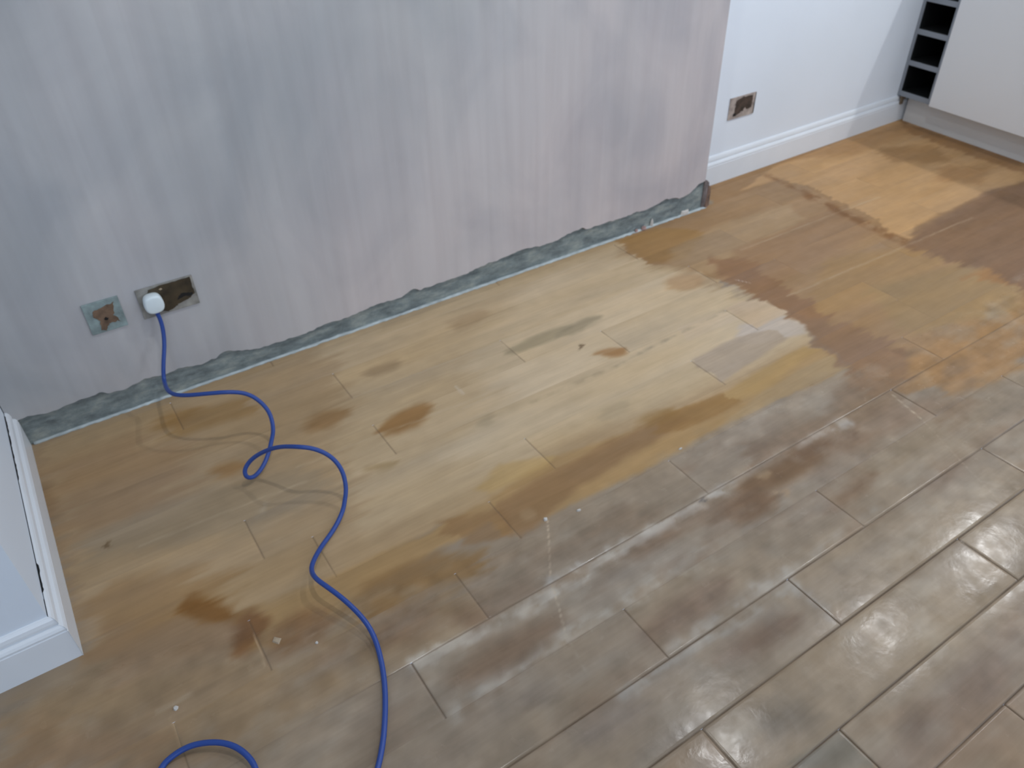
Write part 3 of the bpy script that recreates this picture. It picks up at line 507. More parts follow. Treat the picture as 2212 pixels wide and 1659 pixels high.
def paint_floor(x, y):
    base = np.array((144, 131, 114), float)
    n = x.shape[0]
    col = np.tile(base, (n, 1))
    wx = fbm(x * 9, y * 16, 11, 4); wy = fbm(x * 9 + 50, y * 16, 23, 4)
    fx_ = fbm(x * 40, y * 60, 31, 3); fy_ = fbm(x * 40, y * 60, 37, 3)
    st_ = fbm(x * 4, y * 75, 41, 3)        # feathering along the grain
    for mk in FLOOR_MARKS:
        if mk[0] == 'poly':
            _, pts, c, soft, warp, st = mk
            a = np.array(pts); pad = soft * 2 + warp * 2 + 0.02
            s = (x > a[:, 0].min() - pad) & (x < a[:, 0].max() + pad) & (y > a[:, 1].min() - pad) & (y < a[:, 1].max() + pad)
            if not s.any(): continue
            X = x[s] + wx[s] * warp * 3.2 + st_[s] * warp * 4.5 + fx_[s] * warp; Y = y[s] + wy[s] * warp * 1.4 + fy_[s] * warp * .5
            sd = poly_sd(X, Y, pts)
            k = np.clip(0.5 - sd / (2 * max(soft, 0.003)), 0, 1)
        else:
            _, (A, B), c, w, soft, warp, st = mk
            pad = w + soft * 2 + warp * 2 + 0.02
            s = (x > min(A[0], B[0]) - pad) & (x < max(A[0], B[0]) + pad) & (y > min(A[1], B[1]) - pad) & (y < max(A[1], B[1]) + pad)
            if not s.any(): continue
            X = x[s] + wx[s] * warp * 1.5; Y = y[s] + wy[s] * warp * 2 + fy_[s] * warp
            ex, ey = B[0] - A[0], B[1] - A[1]; L = ex * ex + ey * ey
            t = np.clip(((X - A[0]) * ex + (Y - A[1]) * ey) / L, 0, 1)
            d = np.sqrt((X - A[0] - t * ex) ** 2 + (Y - A[1] - t * ey) ** 2)
            k = np.clip(0.5 - (d - w / 2) / (2 * soft), 0, 1)
            if w > 0.01: k = k * np.clip(0.75 + fbm(X * 30, Y * 45, 77, 3) * 2.2, 0, 1)
        k = k * k * (3 - 2 * k) * st
        col[s] = col[s] * (1 - k[:, None]) + np.array(c, float) * k[:, None]
    return col

def build_floor():
    V = []; F = []; A = []; nv = 0
    EDG = []
    def plank(x0, x1, y0, y1, fine, tint, k=-9):
        nonlocal nv
        if fine:
            nx = max(2, int((x1 - x0) / 0.006)); ny = 22
        else:
            nx = 6; ny = 3
        xs = np.concatenate([[x0, x0 + .0012, x0 + .0035], np.linspace(x0 + .007, x1 - .007, nx), [x1 - .0035, x1 - .0012, x1]])
        ys = np.concatenate([[y0, y0 + .0012, y0 + .0035], np.linspace(y0 + .007, y1 - .007, ny), [y1 - .0035, y1 - .0012, y1]])
        X, Y = np.meshgrid(xs, ys, indexing='ij')
        x = X.ravel(); y = Y.ravel()
        sa = sanded_amount(x, y)
        dx = np.minimum(x - x0, x1 - x); dy = np.minimum(y - y0, y1 - y)
        lo_ = line_open(k, x); hi_ = line_open(k + 1, x)
        oy = np.where(y - y0 < y1 - y, lo_, hi_)
        ox = np.where(x - x0 < x1 - x, end_open(k, x0), end_open(k, x1))
        deep_x = 0.0022 * ox; deep_y = 0.0020 * oy
        z = -deep_x * np.clip(1 - dx / .003, 0, 1) - deep_y * np.clip(1 - dy / .003, 0, 1)
        # old boards are slightly cupped
        z -= (1 - sa) * oy * 0.0007 * (1 - np.clip(dy / 0.03, 0, 1)) ** 2
        z += (1 - sa) * 0.0004 * fbm(x * 5, y * 9, 55, 2)
        z = np.minimum(z, 0.0004)
        V.append(np.stack([x, y, z], 1)); 
        n1, n2 = X.shape
        idx = np.arange(n1 * n2).reshape(n1, n2) + nv
        F.append(np.stack([idx[:-1, :-1], idx[1:, :-1], idx[1:, 1:], idx[:-1, 1:]], -1).reshape(-1, 4))
        groove = np.maximum(np.clip(1 - dx / .0028, 0, 1) * ox, np.clip(1 - dy / .0032, 0, 1) * oy)
        nz = 0.5 + fbm(x * 12, y * 12, 63, 3) * 1.6
        A.append(np.stack([sa, groove * np.clip(nz + .45, 0.4, 1), np.full(x.shape, tint)], 1))
        nv += n1 * n2
    for k in range(-4, 12):
        y0 = ROW0 + k * ROWH; y1 = y0 + ROWH
        if k == 11: y1 = 0.22
        js = [j for j in JOINTS.get(k, []) if FX0 < j < FX1]
        xs = [FX0] + js + [FX1]
        for a, b in zip(xs, xs[1:]):
            plank(a, b, y0, y1, True, random.uniform(-1, 1), k)
    # the rest of the room, out of view: same boards, coarser mesh
    def coarse(xa, xb, ya, yb):
        y = ya
        while y < yb - 0.001:
            x = xa; y2 = min(y + ROWH, yb)
            while x < xb - .001:
                x2 = min(x + random.uniform(.6, .9), xb); plank(x, x2, y, y2, False, random.uniform(-1, 1)); x = x2
            y = y2
    ybot = ROW0 - 4 * ROWH
    coarse(-2.4, 5.0, -4.2, ybot)
    coarse(-2.4, FX0, ybot, 0.22)
    coarse(FX1, 5.0, ybot, 0.22)
    V = np.concatenate(V); F = np.concatenate(F); A = np.concatenate(A)
    col = paint_floor(V[:, 0], V[:, 1])
    # grain streaks and plank-to-plank tint
    gr = fbm(V[:, 0] * 7 + A[:, 2] * 31, V[:, 1] * 70, 5, 4)
    gr2 = fbm(V[:, 0] * 3.3 + A[:, 2] * 11, V[:, 1] * 22, 9, 3)
    mot = fbm(V[:, 0] * 26, V[:, 1] * 30, 15, 4)
    # brown patches of old finish and paler scuffed places between them
    un = (1 - A[:, 0]) * np.clip((V[:, 0] + 0.25) / 0.7, 0.2, 1)
    br = np.clip(fbm(V[:, 0] * 6 + A[:, 2] * 9, V[:, 1] * 15, 101, 5) * 4.5 - 0.25, 0, 1) * un * 0.55
    col = col * (1 - br[:, None]) + np.array((127, 109, 91.)) * br[:, None]
    pl = np.clip(fbm(V[:, 0] * 8 + A[:, 2] * 5, V[:, 1] * 20, 131, 5) * 4.0 - 0.35, 0, 1) * (0.15 + 0.85 * un) * 0.45
    col = col * (1 - pl[:, None]) + (col * 0.3 + np.array((172, 164, 150.)) * 0.7) * pl[:, None]
    f = 1 + gr * 0.065 + gr2 * 0.12 + mot * (0.05 + 0.14 * (1 - A[:, 0])) + A[:, 2] * 0.018
    col = col * f[:, None]
    warm = fbm(V[:, 0] * 2.5 + 9 + A[:, 2] * 3, V[:, 1] * 9, 19, 3) * 22
    col[:, 0] += warm * 0.3; col[:, 2] -= warm * 0.5
    # milky film where dust has been trodden into the old finish
    film = np.clip(fbm(V[:, 0] * 11, V[:, 1] * 20, 47, 5) * 3.0 - 0.15, 0, 1) * (1 - A[:, 0]) * 0.35
    col = col * (1 - film[:, None]) + np.array((168, 162, 150.)) * film[:, None]
    gcol = np.array((94, 80, 66), float)
    g = A[:, 1]
    col = col * (1 - g[:, None]) + gcol * g[:, None]
    col = np.clip(col * FLOOR_GAIN * np.array((1.03, 1.015, 1.005)), 0, 255) / 255
    lin = np.where(col <= 0.04045, col / 12.92, ((col + 0.055) / 1.055) ** 2.4)
    me = bpy.data.meshes.new('floor')
    me.vertices.add(len(V)); me.vertices.foreach_set('co', V.ravel())
    me.loops.add(F.size); me.loops.foreach_set('vertex_index', F.ravel().astype(np.int32))
    me.polygons.add(len(F)); me.polygons.foreach_set('loop_start', np.arange(0, F.size, 4, dtype=np.int32))
    me.polygons.foreach_set('loop_total', np.full(len(F), 4, dtype=np.int32))
    me.update(calc_edges=True)
    me.polygons.foreach_set('use_smooth', np.ones(len(F), bool))
    ca = me.color_attributes.new('timber', 'FLOAT_COLOR', 'POINT')
    ca.data.foreach_set('color', np.concatenate([lin, np.ones((len(V), 1))], 1).astype(np.float32).ravel())
    fa = me.attributes.new('sanded', 'FLOAT', 'POINT')
    fa.data.foreach_set('value', A[:, 0].astype(np.float32))
    m, nt, b = new_mat('worn_oak_boards')
    N = nt.nodes; L = nt.links
    at = N.new('ShaderNodeAttribute'); at.attribute_name = 'timber'
    sd = N.new('ShaderNodeAttribute'); sd.attribute_name = 'sanded'
    tc = N.new('ShaderNodeTexCoord')
    mp = N.new('ShaderNodeMapping'); mp.inputs['Scale'].default_value = (3, 45, 1)
    L.new(tc.outputs['Object'], mp.inputs['Vector'])
    gn = N.new('ShaderNodeTexNoise'); gn.inputs['Scale'].default_value = 3.0; gn.inputs['Detail'].default_value = 6
    L.new(mp.outputs['Vector'], gn.inputs['Vector'])
    rp = N.new('ShaderNodeValToRGB'); rp.color_ramp.elements[0].position = 0.3; rp.color_ramp.elements[1].position = 0.65
    rp.color_ramp.elements[0].color = (0.86, 0.85, 0.83, 1); rp.color_ramp.elements[1].color = (1, 1, 1, 1)
    L.new(gn.outputs['Fac'], rp.inputs['Fac'])
    mx = N.new('ShaderNodeMix'); mx.data_type = 'RGBA'; mx.blend_type = 'MULTIPLY'; mx.inputs[0].default_value = 0.5
    L.new(at.outputs['Color'], mx.inputs[6]); L.new(rp.outputs['Color'], mx.inputs[7])
    L.new(mx.outputs[2], b.inputs['Base Color'])
    # old finish is glossier than the sanded timber
    rn = N.new('ShaderNodeTexNoise'); rn.inputs['Scale'].default_value = 20; rn.inputs['Detail'].default_value = 4
    L.new(tc.outputs['Object'], rn.inputs['Vector'])
    mr = N.new('ShaderNodeMapRange'); mr.inputs['To Min'].default_value = 0.21; mr.inputs['To Max'].default_value = 0.58
    L.new(sd.outputs['Fac'], mr.inputs['Value'])
    ad = N.new('ShaderNodeMath'); ad.operation = 'MULTIPLY_ADD'; ad.inputs[1].default_value = 0.40
    L.new(rn.outputs['Fac'], ad.inputs[0]); L.new(mr.outputs['Result'], ad.inputs[2])
    s2 = N.new('ShaderNodeMath'); s2.operation = 'SUBTRACT'; s2.inputs[1].default_value = 0.20
    L.new(ad.outputs[0], s2.inputs[0]); L.new(s2.outputs[0], b.inputs['Roughness'])
    sp = N.new('ShaderNodeMapRange'); sp.inputs['To Min'].default_value = 0.17; sp.inputs['To Max'].default_value = 0.18
    L.new(sd.outputs['Fac'], sp.inputs['Value']); L.new(sp.outputs['Result'], b.inputs['Specular IOR Level'])
    bn = N.new('ShaderNodeTexNoise'); bn.inputs['Scale'].default_value = 24; bn.inputs['Detail'].default_value = 5
    L.new(tc.outputs['Object'], bn.inputs['Vector'])
    bp = N.new('ShaderNodeBump'); bp.inputs['Strength'].default_value = 0.3; bp.inputs['Distance'].default_value = 0.002
    L.new(bn.outputs['Fac'], bp.inputs['Height']); L.new(bp.outputs['Normal'], b.inputs['Normal'])
    return struct(link('floor', me, m))
FLOOR_GAIN = 1.02
build_floor()

# ------------------------------------------------------------------ room shell
CEIL = 2.4
ALC0, ALCK = 0.150, 0.013            # alcove wall: y = ALC0 + ALCK * (x - 2.35)
def alc(x): return ALC0 + ALCK * (x - 2.35)

struct(box('ceiling', (-2.4, -4.2, CEIL), (5.0, 0.22, CEIL + 0.1), M_CEIL))
def side_wall():
    bm = bmesh.new(); a, b, lo, hi = -3.72, -1.78, 0.78, 2.12
    add_box(bm, (5.0, -4.2, 0), (5.1, a, CEIL)); add_box(bm, (5.0, b, 0), (5.1, 0.4, CEIL))
    add_box(bm, (5.0, a, 0), (5.1, b, lo)); add_box(bm, (5.0, a, hi), (5.1, b, CEIL))
    struct(obj('wall_right', bm, M_WHITE_WALL))
    fm = bmesh.new(); w = .05
    add_box(fm, (5.01, a, lo), (5.07, a + w, hi)); add_box(fm, (5.01, b - w, lo), (5.07, b, hi))
    add_box(fm, (5.01, a + w, lo), (5.07, b - w, lo + w)); add_box(fm, (5.01, a + w, hi - w), (5.07, b - w, hi))
    struct(obj('window_3', fm, M_SKIRT))  # frame of an added, unseen opening made for the right-hand fill light
side_wall()
struct(box('wall_far_left', (-2.5, -4.2, 0), (-2.4, 0.1, CEIL), M_WHITE_WALL))

# wall behind the camera; its two windows are added, unseen, as daylight sources
def front_wall():
    bm = bmesh.new()
    y0, y1 = -4.3, -4.2
    wins = [(-1.75, -0.05, 0.8, 2.1), (1.75, 3.45, 0.5, 2.1)]
    x = -2.4
    for (a, b, lo, hi) in wins:
        add_box(bm, (x, y0, 0), (a, y1, CEIL))
        add_box(bm, (a, y0, 0), (b, y1, lo)); add_box(bm, (a, y0, hi), (b, y1, CEIL)); x = b
    add_box(bm, (x, y0, 0), (5.0, y1, CEIL))
    struct(obj('wall_front', bm, M_WHITE_WALL))
    for i, (a, b, lo, hi) in enumerate(wins):
        fm = bmesh.new()
        w = 0.05
        add_box(fm, (a, -4.27, lo), (a + w, -4.21, hi)); add_box(fm, (b - w, -4.27, lo), (b, -4.21, hi))
        add_box(fm, (a + w, -4.27, lo), (b - w, -4.21, lo + w)); add_box(fm, (a + w, -4.27, hi - w), (b - w, -4.21, hi))
        add_box(fm, ((a + b) / 2 - .03, -4.27, lo + w), ((a + b) / 2 + .03, -4.21, hi - w))
        struct(obj('window_%d' % (i + 1), fm, M_SKIRT))
front_wall()

# chimney breast: core, with the new plaster as a skin that stops short of the floor
BX1 = 2.170
core = struct(box('wall_back', (-0.27, 0.006, 0), (BX1, 0.145, CEIL), M_BARE))
def plaster_skin():
    rnd = random.Random(3)
    pts = [tuple(p) for p in RAGGED]
    pts[0] = (-0.2700, pts[0][1])
    low = []
    for i in range(len(pts) - 1):
        (xa, za), (xb, zb) = pts[i], pts[i + 1]
        n = max(2, int((xb - xa) / 0.006))
        for k in range(n):
            t = k / n
            low.append((xa + (xb - xa) * t, za + (zb - za) * t + rnd.gauss(0, 0.0022)))
    low.append((BX1 - 0.001, pts[-1][1] + 0.004))
    sm = [low[0]] + [(low[i][0], (low[i - 1][1] + 2 * low[i][1] + low[i + 1][1]) / 4) for i in range(1, len(low) - 1)] + [low[-1]]
    bm = bmesh.new()
    yf, yb = -0.008, 0.006
    top = CEIL
    mid = 0.20
    A = [bm.verts.new((x, yf, z)) for x, z in sm]
    A2 = [bm.verts.new((x, yf, mid)) for x, z in sm]
    A3 = [bm.verts.new((x, yf + 0.003, z - 0.0015)) for x, z in sm]
    B = [bm.verts.new((x, yb, z - 0.001)) for x, z in sm]
    for i in range(len(sm) - 1):
        bm.faces.new((A[i], A[i + 1], A2[i + 1], A2[i]))
        f1 = bm.faces.new((A3[i], A3[i + 1], A[i + 1], A[i])); f1.material_index = 1
        f2 = bm.faces.new((B[i], B[i + 1], A3[i + 1], A3[i])); f2.material_index = 1
    T0 = bm.verts.new((sm[0][0], yf, top)); T1 = bm.verts.new((sm[-1][0], yf, top))
    bm.faces.new(A2 + [T1, T0])
    R0 = bm.verts.new((BX1 + .006, yf + 0.006, sm[-1][1])); R1 = bm.verts.new((BX1 + .006, yf + 0.006, top))
    bm.faces.new((A[-1], R0, R1, T1, A2[-1]))
    R2 = bm.verts.new((BX1 + .006, 0.145, sm[-1][1])); R3 = bm.verts.new((BX1 + .006, 0.145, top))
    bm.faces.new((R0, R2, R3, R1))
    o = obj('plaster_skim', bm, M_PLASTER, core)
    o.data.materials.append(M_PLASTER_EDGE)
    o['label'] = 'pinkish grey new plaster with a ragged lower edge'
    return o
plaster_skin()

def bare_strip():
    xs = np.arange(-0.262, BX1 + 0.0001, 0.008); zs = np.linspace(0, 0.15, 20)
    X, Z = np.meshgrid(xs, zs, indexing='ij')
    Y = -0.001 + fbm(X.ravel() * 22, Z.ravel() * 30, 7, 4).reshape(X.shape) * 0.008
    Y = np.minimum(Y, 0.004)
    bm = bmesh.new()
    vs = [[bm.verts.new((float(X[i, j]), float(Y[i, j]), float(Z[i, j]))) for j in range(len(zs))] for i in range(len(xs))]
    for i in range(len(xs) - 1):
        for j in range(len(zs) - 1):
            bm.faces.new((vs[i][j], vs[i + 1][j], vs[i + 1][j + 1], vs[i][j + 1]))
    o = obj('exposed_render', bm, M_BARE, core, smooth=True)
    o['label'] = 'rough grey cement band left bare above the floor'
bare_strip()

# thin pale line of old caulk along the foot of that wall
def caulk_line():
    rnd = random.Random(8)
    bm = bmesh.new(); prev = None
    x = -0.245
    while x < 2.196:
        w = 0.0085 + rnd.gauss(0, 0.0010) + 0.0035 * min(max((x - 0.3) / 1.2, 0), 1); h = 0.005 + rnd.gauss(0, 0.0004)
        ring = [bm.verts.new(p) for p in ((x, 0.004, -0.001), (x, -w, -0.001), (x, -w + .002, h * .7), (x, -w * .4, h), (x, 0.004, h))]
        if prev:
            for k in range(5):
                bm.faces.new((prev[k], prev[(k + 1) % 5], ring[(k + 1) % 5], ring[k]))
        else: bm.faces.new(ring)
        prev = ring; x += 0.01
    bm.faces.new(prev[::-1])
    struct(obj('trim_1', bm, M_CAULK, smooth=True))
caulk_line()

# alcove wall to the right of the breast
def alcove_wall():
    bm = bmesh.new()
    xa, xb = BX1 - 0.02, 5.0
    add_prism(bm, [(xa, alc(xa)), (xb, alc(xb)), (xb, 0.40), (xa, 0.40)], 'z', 0, CEIL)
    struct(obj('wall_alcove', bm, M_WHITE_WALL))
alcove_wall()
# white wall running forward on the left
LWX, LWY = -0.272, -0.738
struct(box('wall_left', (-2.4, LWY, 0), (LWX, 0.1, CEIL), M_LEFT_WALL))

# ------------------------------------------------------------------ skirting
H = 0.122
SKIRT = [(0, 0), (.0178, 0), (.0178, .081), (.0160, .0828), (.0174, .0850), (.0176, .0888), (.0150, .0945), (.0105, .0975), (.0078, .0985),
         (.0080, .1005), (.0098, .1030), (.0096, .1075), (.0078, .1150), (.0045, .1205), (.0, .1220)]
bm = bmesh.new()
sweep_profile(SKIRT, (2.188, alc(2.188)), (3.70, alc(3.70)), (0.0, -1.0), (0.0, -1.0), bm)
struct(obj('baseboard_alcove', bm, M_SKIRT))

# left skirting: side leg and front leg meet in a mitre; a dark crack stays open behind the side leg
def left_skirting():
    bm = bmesh.new()
    prof = [(o + 0.0016, u) for o, u in SKIRT]
    sweep_profile(prof, (LWX, LWY), (LWX, 0.0 - 0.004), (1.06, -1.0), (1.06, 0.0), bm)
    struct(obj('baseboard_left', bm, M_SKIRT))
    bm = bmesh.new()
    sweep_profile(SKIRT, (-2.4, LWY), (LWX, LWY), (0, -1.0), (1.06, -1.0), bm)
    struct(obj('baseboard_front_left', bm, M_SKIRT))
left_skirting()
def crack():  # black strip laid over the gap, standing in for the shade inside
    rnd = random.Random(4)
    bm = bmesh.new()
    segs = [(-0.735, -0.69, .0014), (-0.672, -0.585, .0034), (-0.585, -0.30, .0012), (-0.30, -0.02, .0028)]
    for a, b, w in segs:
        n = int((b - a) / 0.008) + 2
        L_, R_ = [], []
        for k in range(n):
            y = a + (b - a) * k / (n - 1); ww = max(0.0004, w * (0.8 + rnd.random() * .5)) * (0.4 if k in (0, n - 1) else 1)
            L_.append(bm.verts.new((LWX + 0.0002, y, 0.1218))); R_.append(bm.verts.new((LWX + 0.0002 + ww, y, 0.1224)))
        for k in range(n - 1): bm.faces.new((L_[k], L_[k + 1], R_[k + 1], R_[k]))
        D_ = [bm.verts.new((v.co.x, v.co.y, 0.114)) for v in R_]
        for k in range(n - 1): bm.faces.new((R_[k], R_[k + 1], D_[k + 1], D_[k]))
    struct(obj('trim_2', bm, M_BLACK))
crack()

# cut end of the skirting still fixed to the side of the breast, bare timber showing
def stub():
    bm = bmesh.new()
    rnd = random.Random(2)
    prof = [(0, 0), (0.026, 0), (0.031, 0.012), (0.030, 0.040), (0.034, 0.066), (0.033, 0.086), (0.026, 0.093), (0.024, 0.104), (0.012, 0.116), (0.0, 0.122)]
    A = [bm.verts.new((BX1 + o, -0.006 + rnd.gauss(0, .0012), u)) for o, u in prof]
    B = [bm.verts.new((BX1 + o, alc(2.19) - 0.018, u)) for o, u in prof]
    n = len(prof)
    c = bm.verts.new((BX1 + .013, -0.010, .05))
    for i in range(n):
        bm.faces.new((A[i], A[(i + 1) % n], c))
        bm.faces.new((A[i], A[(i + 1) % n], B[(i + 1) % n], B[i]))
    o = struct(obj('baseboard_return', bm, M_STUB))
    bm = bmesh.new()
    add_prism(bm, [(BX1 + .015, 0.002), (BX1 + .0345, 0.008), (BX1 + .0345, 0.064), (BX1 + .030, 0.088), (BX1 + .020, 0.092), (BX1 + .017, 0.05)], 'y', -0.0105, 0.0)
    obj('raw_timber_edge', bm, M_STUB_BROWN, o)['label'] = 'brown raw timber edge'
stub()

# ------------------------------------------------------------------ socket plates
def plate(name, x0, x1, z0, z1, yf, m, label, cat='socket', thick=0.0045, skew=0.0):
    root = empty(name, ((x0 + x1) / 2, yf, z0))
    cx = (x0 + x1) / 2
    bm = bmesh.new()
    add_box(bm, (x0 - cx, -thick, 0), (x1 - cx, 0, z1 - z0), 0.0014)
    obj('face_plate', bm, m, root)
    tag(root, label, cat)
    return root, cx
def patch(name, pts, root, m, y0=-0.0045, t=0.0012, label=None, jitter=0.0008, seed=1):  # thin irregular piece of another tone laid on the plate
    rnd = random.Random(seed)
    out = []
    n = len(pts)
    for i in range(n):
        a, b = pts[i], pts[(i + 1) % n]
        for k in range(4):
            u = k / 4
            out.append((a[0] + (b[0] - a[0]) * u + rnd.gauss(0, jitter), a[1] + (b[1] - a[1]) * u + rnd.gauss(0, jitter)))
    bm = bmesh.new(); add_prism(bm, out, 'y', y0 - t, y0 + 0.0002)
    o = obj(name, bm, m, root)
    if label: o['label'] = label
    return o
YP = -0.008
# single plate, left
r1, cx1 = plate('single_socket', -0.0130, 0.0740, 0.2600, 0.3480, YP, M_PLATE_TEAL,
                'small square greenish grey wall plate with a brown star-shaped centre, left of the plug')
patch('centre_insert', [(-.025, .066), (.0, .070), (.029, .077), (.025, .052), (.022, .041), (.029, .020), (.012, .022), (.001, .019), (-.009, .004), (-.019, .009), (-.014, .034), (-.026, .050)], r1, M_PATCH_BROWN, seed=2, jitter=.0012, label='brown star-shaped centre')
patch('cable_hole', [(-.006, .036), (.0, .042), (.006, .036), (.0, .031)], r1, M_BLACK, y0=-0.0057, t=0.0006)
# double plate with the plug in it
r2, cx2 = plate('double_socket', 0.1155, 0.2600, 0.2600, 0.3465, YP, M_PLATE_GREY,
                'wide dark olive wall plate with a grey rim, the white plug in its left half')
patch('centre_insert', [(-.042, .078), (-.012, .083), (.030, .0835), (.066, .0835), (.067, .060), (.066, .034), (.058, .029), (.046, .024), (.018, .017), (.006, .008), (-.012, .006), (-.056, .030), (-.058, .058), (-.046, .066)], r2, M_PATCH_OLIVE, seed=3, label='dark olive brown centre')
patch('switch_rocker', [(.020, .030), (.040, .033), (.060, .030), (.061, .038), (.040, .044), (.026, .040)], r2, M_BLACK, y0=-0.0056, t=0.0008, seed=6)
patch('fixing_screw', [(-.016, .074), (-.010, .076), (-.007, .072), (-.013, .070)], r2, M_CHIP_T, y0=-0.0056, t=0.0008, seed=7, jitter=.0002)
# plate in the alcove
ax0, ax1 = 2.420, 2.568
r3, cx3 = plate('alcove_socket', ax0, ax1, 0.2550, 0.3420, alc(2.494), M_PLATE_PALE,
                'weathered wall plate with a dark brown centre on the white alcove wall')
r3.rotation_euler = (0, 0, ALCK)
patch('centre_insert', [(-.044, .060), (-.038, .074), (-.010, .079), (.030, .081), (.056, .076), (.055, .048), (.052, .030), (.032, .026), (.016, .035), (.004, .025), (-.014, .020), (-.040, .009), (-.047, .016), (-.040, .038)], r3, M_PATCH_DARK, seed=5, jitter=.0016, label='dark brown centre')
patch('dark_edge', [(.0690, .006), (.0735, .004), (.0735, .086), (.0700, .084)], r3, M_BLACK, y0=-0.0040, t=0.0010, seed=9, jitter=.0004)
patch('fixing_screw', [(-.048, .012), (-.036, .016), (-.036, .024), (-.048, .022)], r3, M_BLACK, y0=-0.0056, t=0.0008, seed=8, jitter=.0005)

# ------------------------------------------------------------------ blue cable with its plug
def cable():
    root = empty('extension_cable', (0.30, -0.40, 0.0))
    tag(root, 'blue flex looping from the white plug in the wall across the floorboards', 'cable')
    off = Vector(root.location)
    def rel(p): return (p[0] - off.x, p[1] - off.y, p[2] - off.z)
    bm = tube([rel(p) for p in CORD_PATH], 0.0053, 14, 8)
    obj('flex', bm, M_CORD, root, smooth=True)
    # plug body: rounded pad, narrower towards the flex
    pcx, pcz = PLUG
    secs = [(-0.0125, 0.94), (-0.018, 1.03), (-0.026, 1.08), (-0.036, 1.07), (-0.0405, 1.02), (-0.0432, 0.93), (-0.0440, 0.82)]
    out = []
    shape = [(-.0235, -.012), (-.0215, .014), (-.012, .0235), (.012, .0235), (.0215, .014), (.0235, -.012), (.013, -.0245), (-.013, -.0245)]
    # round the outline
    pts = shape
    for _ in range(3):
        q = []
        for i in range(len(pts)):
            a, b = pts[i], pts[(i + 1) % len(pts)]
            q.append((a[0] * .75 + b[0] * .25, a[1] * .75 + b[1] * .25)); q.append((a[0] * .25 + b[0] * .75, a[1] * .25 + b[1] * .75))
        pts = q
    bm = bmesh.new(); rings = []
    for y, s in secs:
        rings.append([bm.verts.new((pcx + x * s - off.x, y - off.y, pcz + z * s - off.z)) for x, z in pts])
    for a, b in zip(rings, rings[1:]):
        for k in range(len(pts)):
            bm.faces.new((a[k], a[(k + 1) % len(pts)], b[(k + 1) % len(pts)], b[k]))
    bm.faces.new(rings[0]); bm.faces.new(rings[-1][::-1])
    pl = obj('plug', bm, M_PLUG, root, smooth=True)
    pl['label'] = 'white rounded plug'
    cp = CORD_PATH[0]
    bm = tube([rel((cp[0] - .001, cp[1], cp[2] + .010)), rel((cp[0], cp[1], cp[2] + .004)), rel((cp[0] + .0008, cp[1] - .0005, cp[2] - .003))], 0.0062, 12, 4)
    obj('cord_grip', bm, M_CORD, pl, smooth=True)
PLUG = (0.1475, 0.3085)
cable()

# ------------------------------------------------------------------ cabinet run on the right
YAW = math.radians(-4.5)
# local frame: -y runs along the fronts towards the camera side, +x is into the units
CAB0 = (3.600, 0.152)
RL = -0.012     # left side of the rack against the alcove wall, measured along the run
def run_empty(name): 
    return empty(name, (CAB0[0], CAB0[1], 0), YAW)
def lbox(bm, u0, u1, w0, w1, z0, z1, bevel=0.0):
    """u along the run, w depth behind the front plane"""
    return add_box(bm, (w0, -u1, z0), (w1, -u0, z1), bevel)

def wine_rack():
    root = run_empty('wine_rack')
    tag(root, 'narrow grey open bottle rack with dark square bays beside the pale door', 'wine rack')
    RR = 0.172; t = 0.017; z0 = 0.127; z1 = 0.86; D = 0.30
    bm = bmesh.new(); lbox(bm, RL, RL + 0.013, 0, D, z0, z1, .0006); obj('side_panel', bm, M_ALU, root)
    bm = bmesh.new(); lbox(bm, RR - 0.019, RR, 0, D, z0, z1, .0006); obj('side_panel', bm, M_ALU, root)
    bm = bmesh.new(); lbox(bm, RL + .013, RR - .019, D - .01, D, z0, z1); obj('back_panel', bm, M_RACK_IN, root)
    z = z0
    shelf_z = [(0.127, 0.150), (0.2675, 0.289), (0.4035, 0.4255), (0.5400, 0.562), (0.677, 0.699), (0.837, 0.86)]
    for a, b in shelf_z:
        bm = bmesh.new(); lbox(bm, RL + .013, RR - .019, 0.0005, D - .01, a, b, .0006); obj('shelf', bm, M_ALU, root)
    # dark lining of each bay
    for (a, b), (c, d) in zip(shelf_z, shelf_z[1:]):
        bm = bmesh.new(); u0, u1 = RL + .013, RR - .019
        lbox(bm, u0, u0 + .0015, .003, D - .01, b, c); lbox(bm, u1 - .0015, u1, .003, D - .01, b, c)
        lbox(bm, u0 + .0015, u1 - .0015, .003, D - .01, b, b + .0015); lbox(bm, u0 + .0015, u1 - .0015, .003, D - .01, c - .0015, c)
        obj('bay_lining', bm, M_RACK_IN, root)
    return root
wine_rack()

def door_unit(name, u0, u1, label):
    root = run_empty(name)
    tag(root, label, 'cabinet')
    bm = bmesh.new(); lbox(bm, u0 + .001, u1 - .001, 0.001, 0.56, 0.130, 0.86); obj('carcass', bm, M_PLINTH, root)
    bm = bmesh.new(); lbox(bm, u0 + .0015, u1 - .0015, -0.019, -0.001, 0.128, 0.855, .0015); obj('door', bm, M_DOOR, root)
    return root
door_unit('base_cabinet', 0.174, 0.776, 'base cabinet with a plain pale grey door next to the bottle rack')
door_unit('base_cabinet', 0.778, 1.38, 'base cabinet with a plain pale grey door, second from the bottle rack')

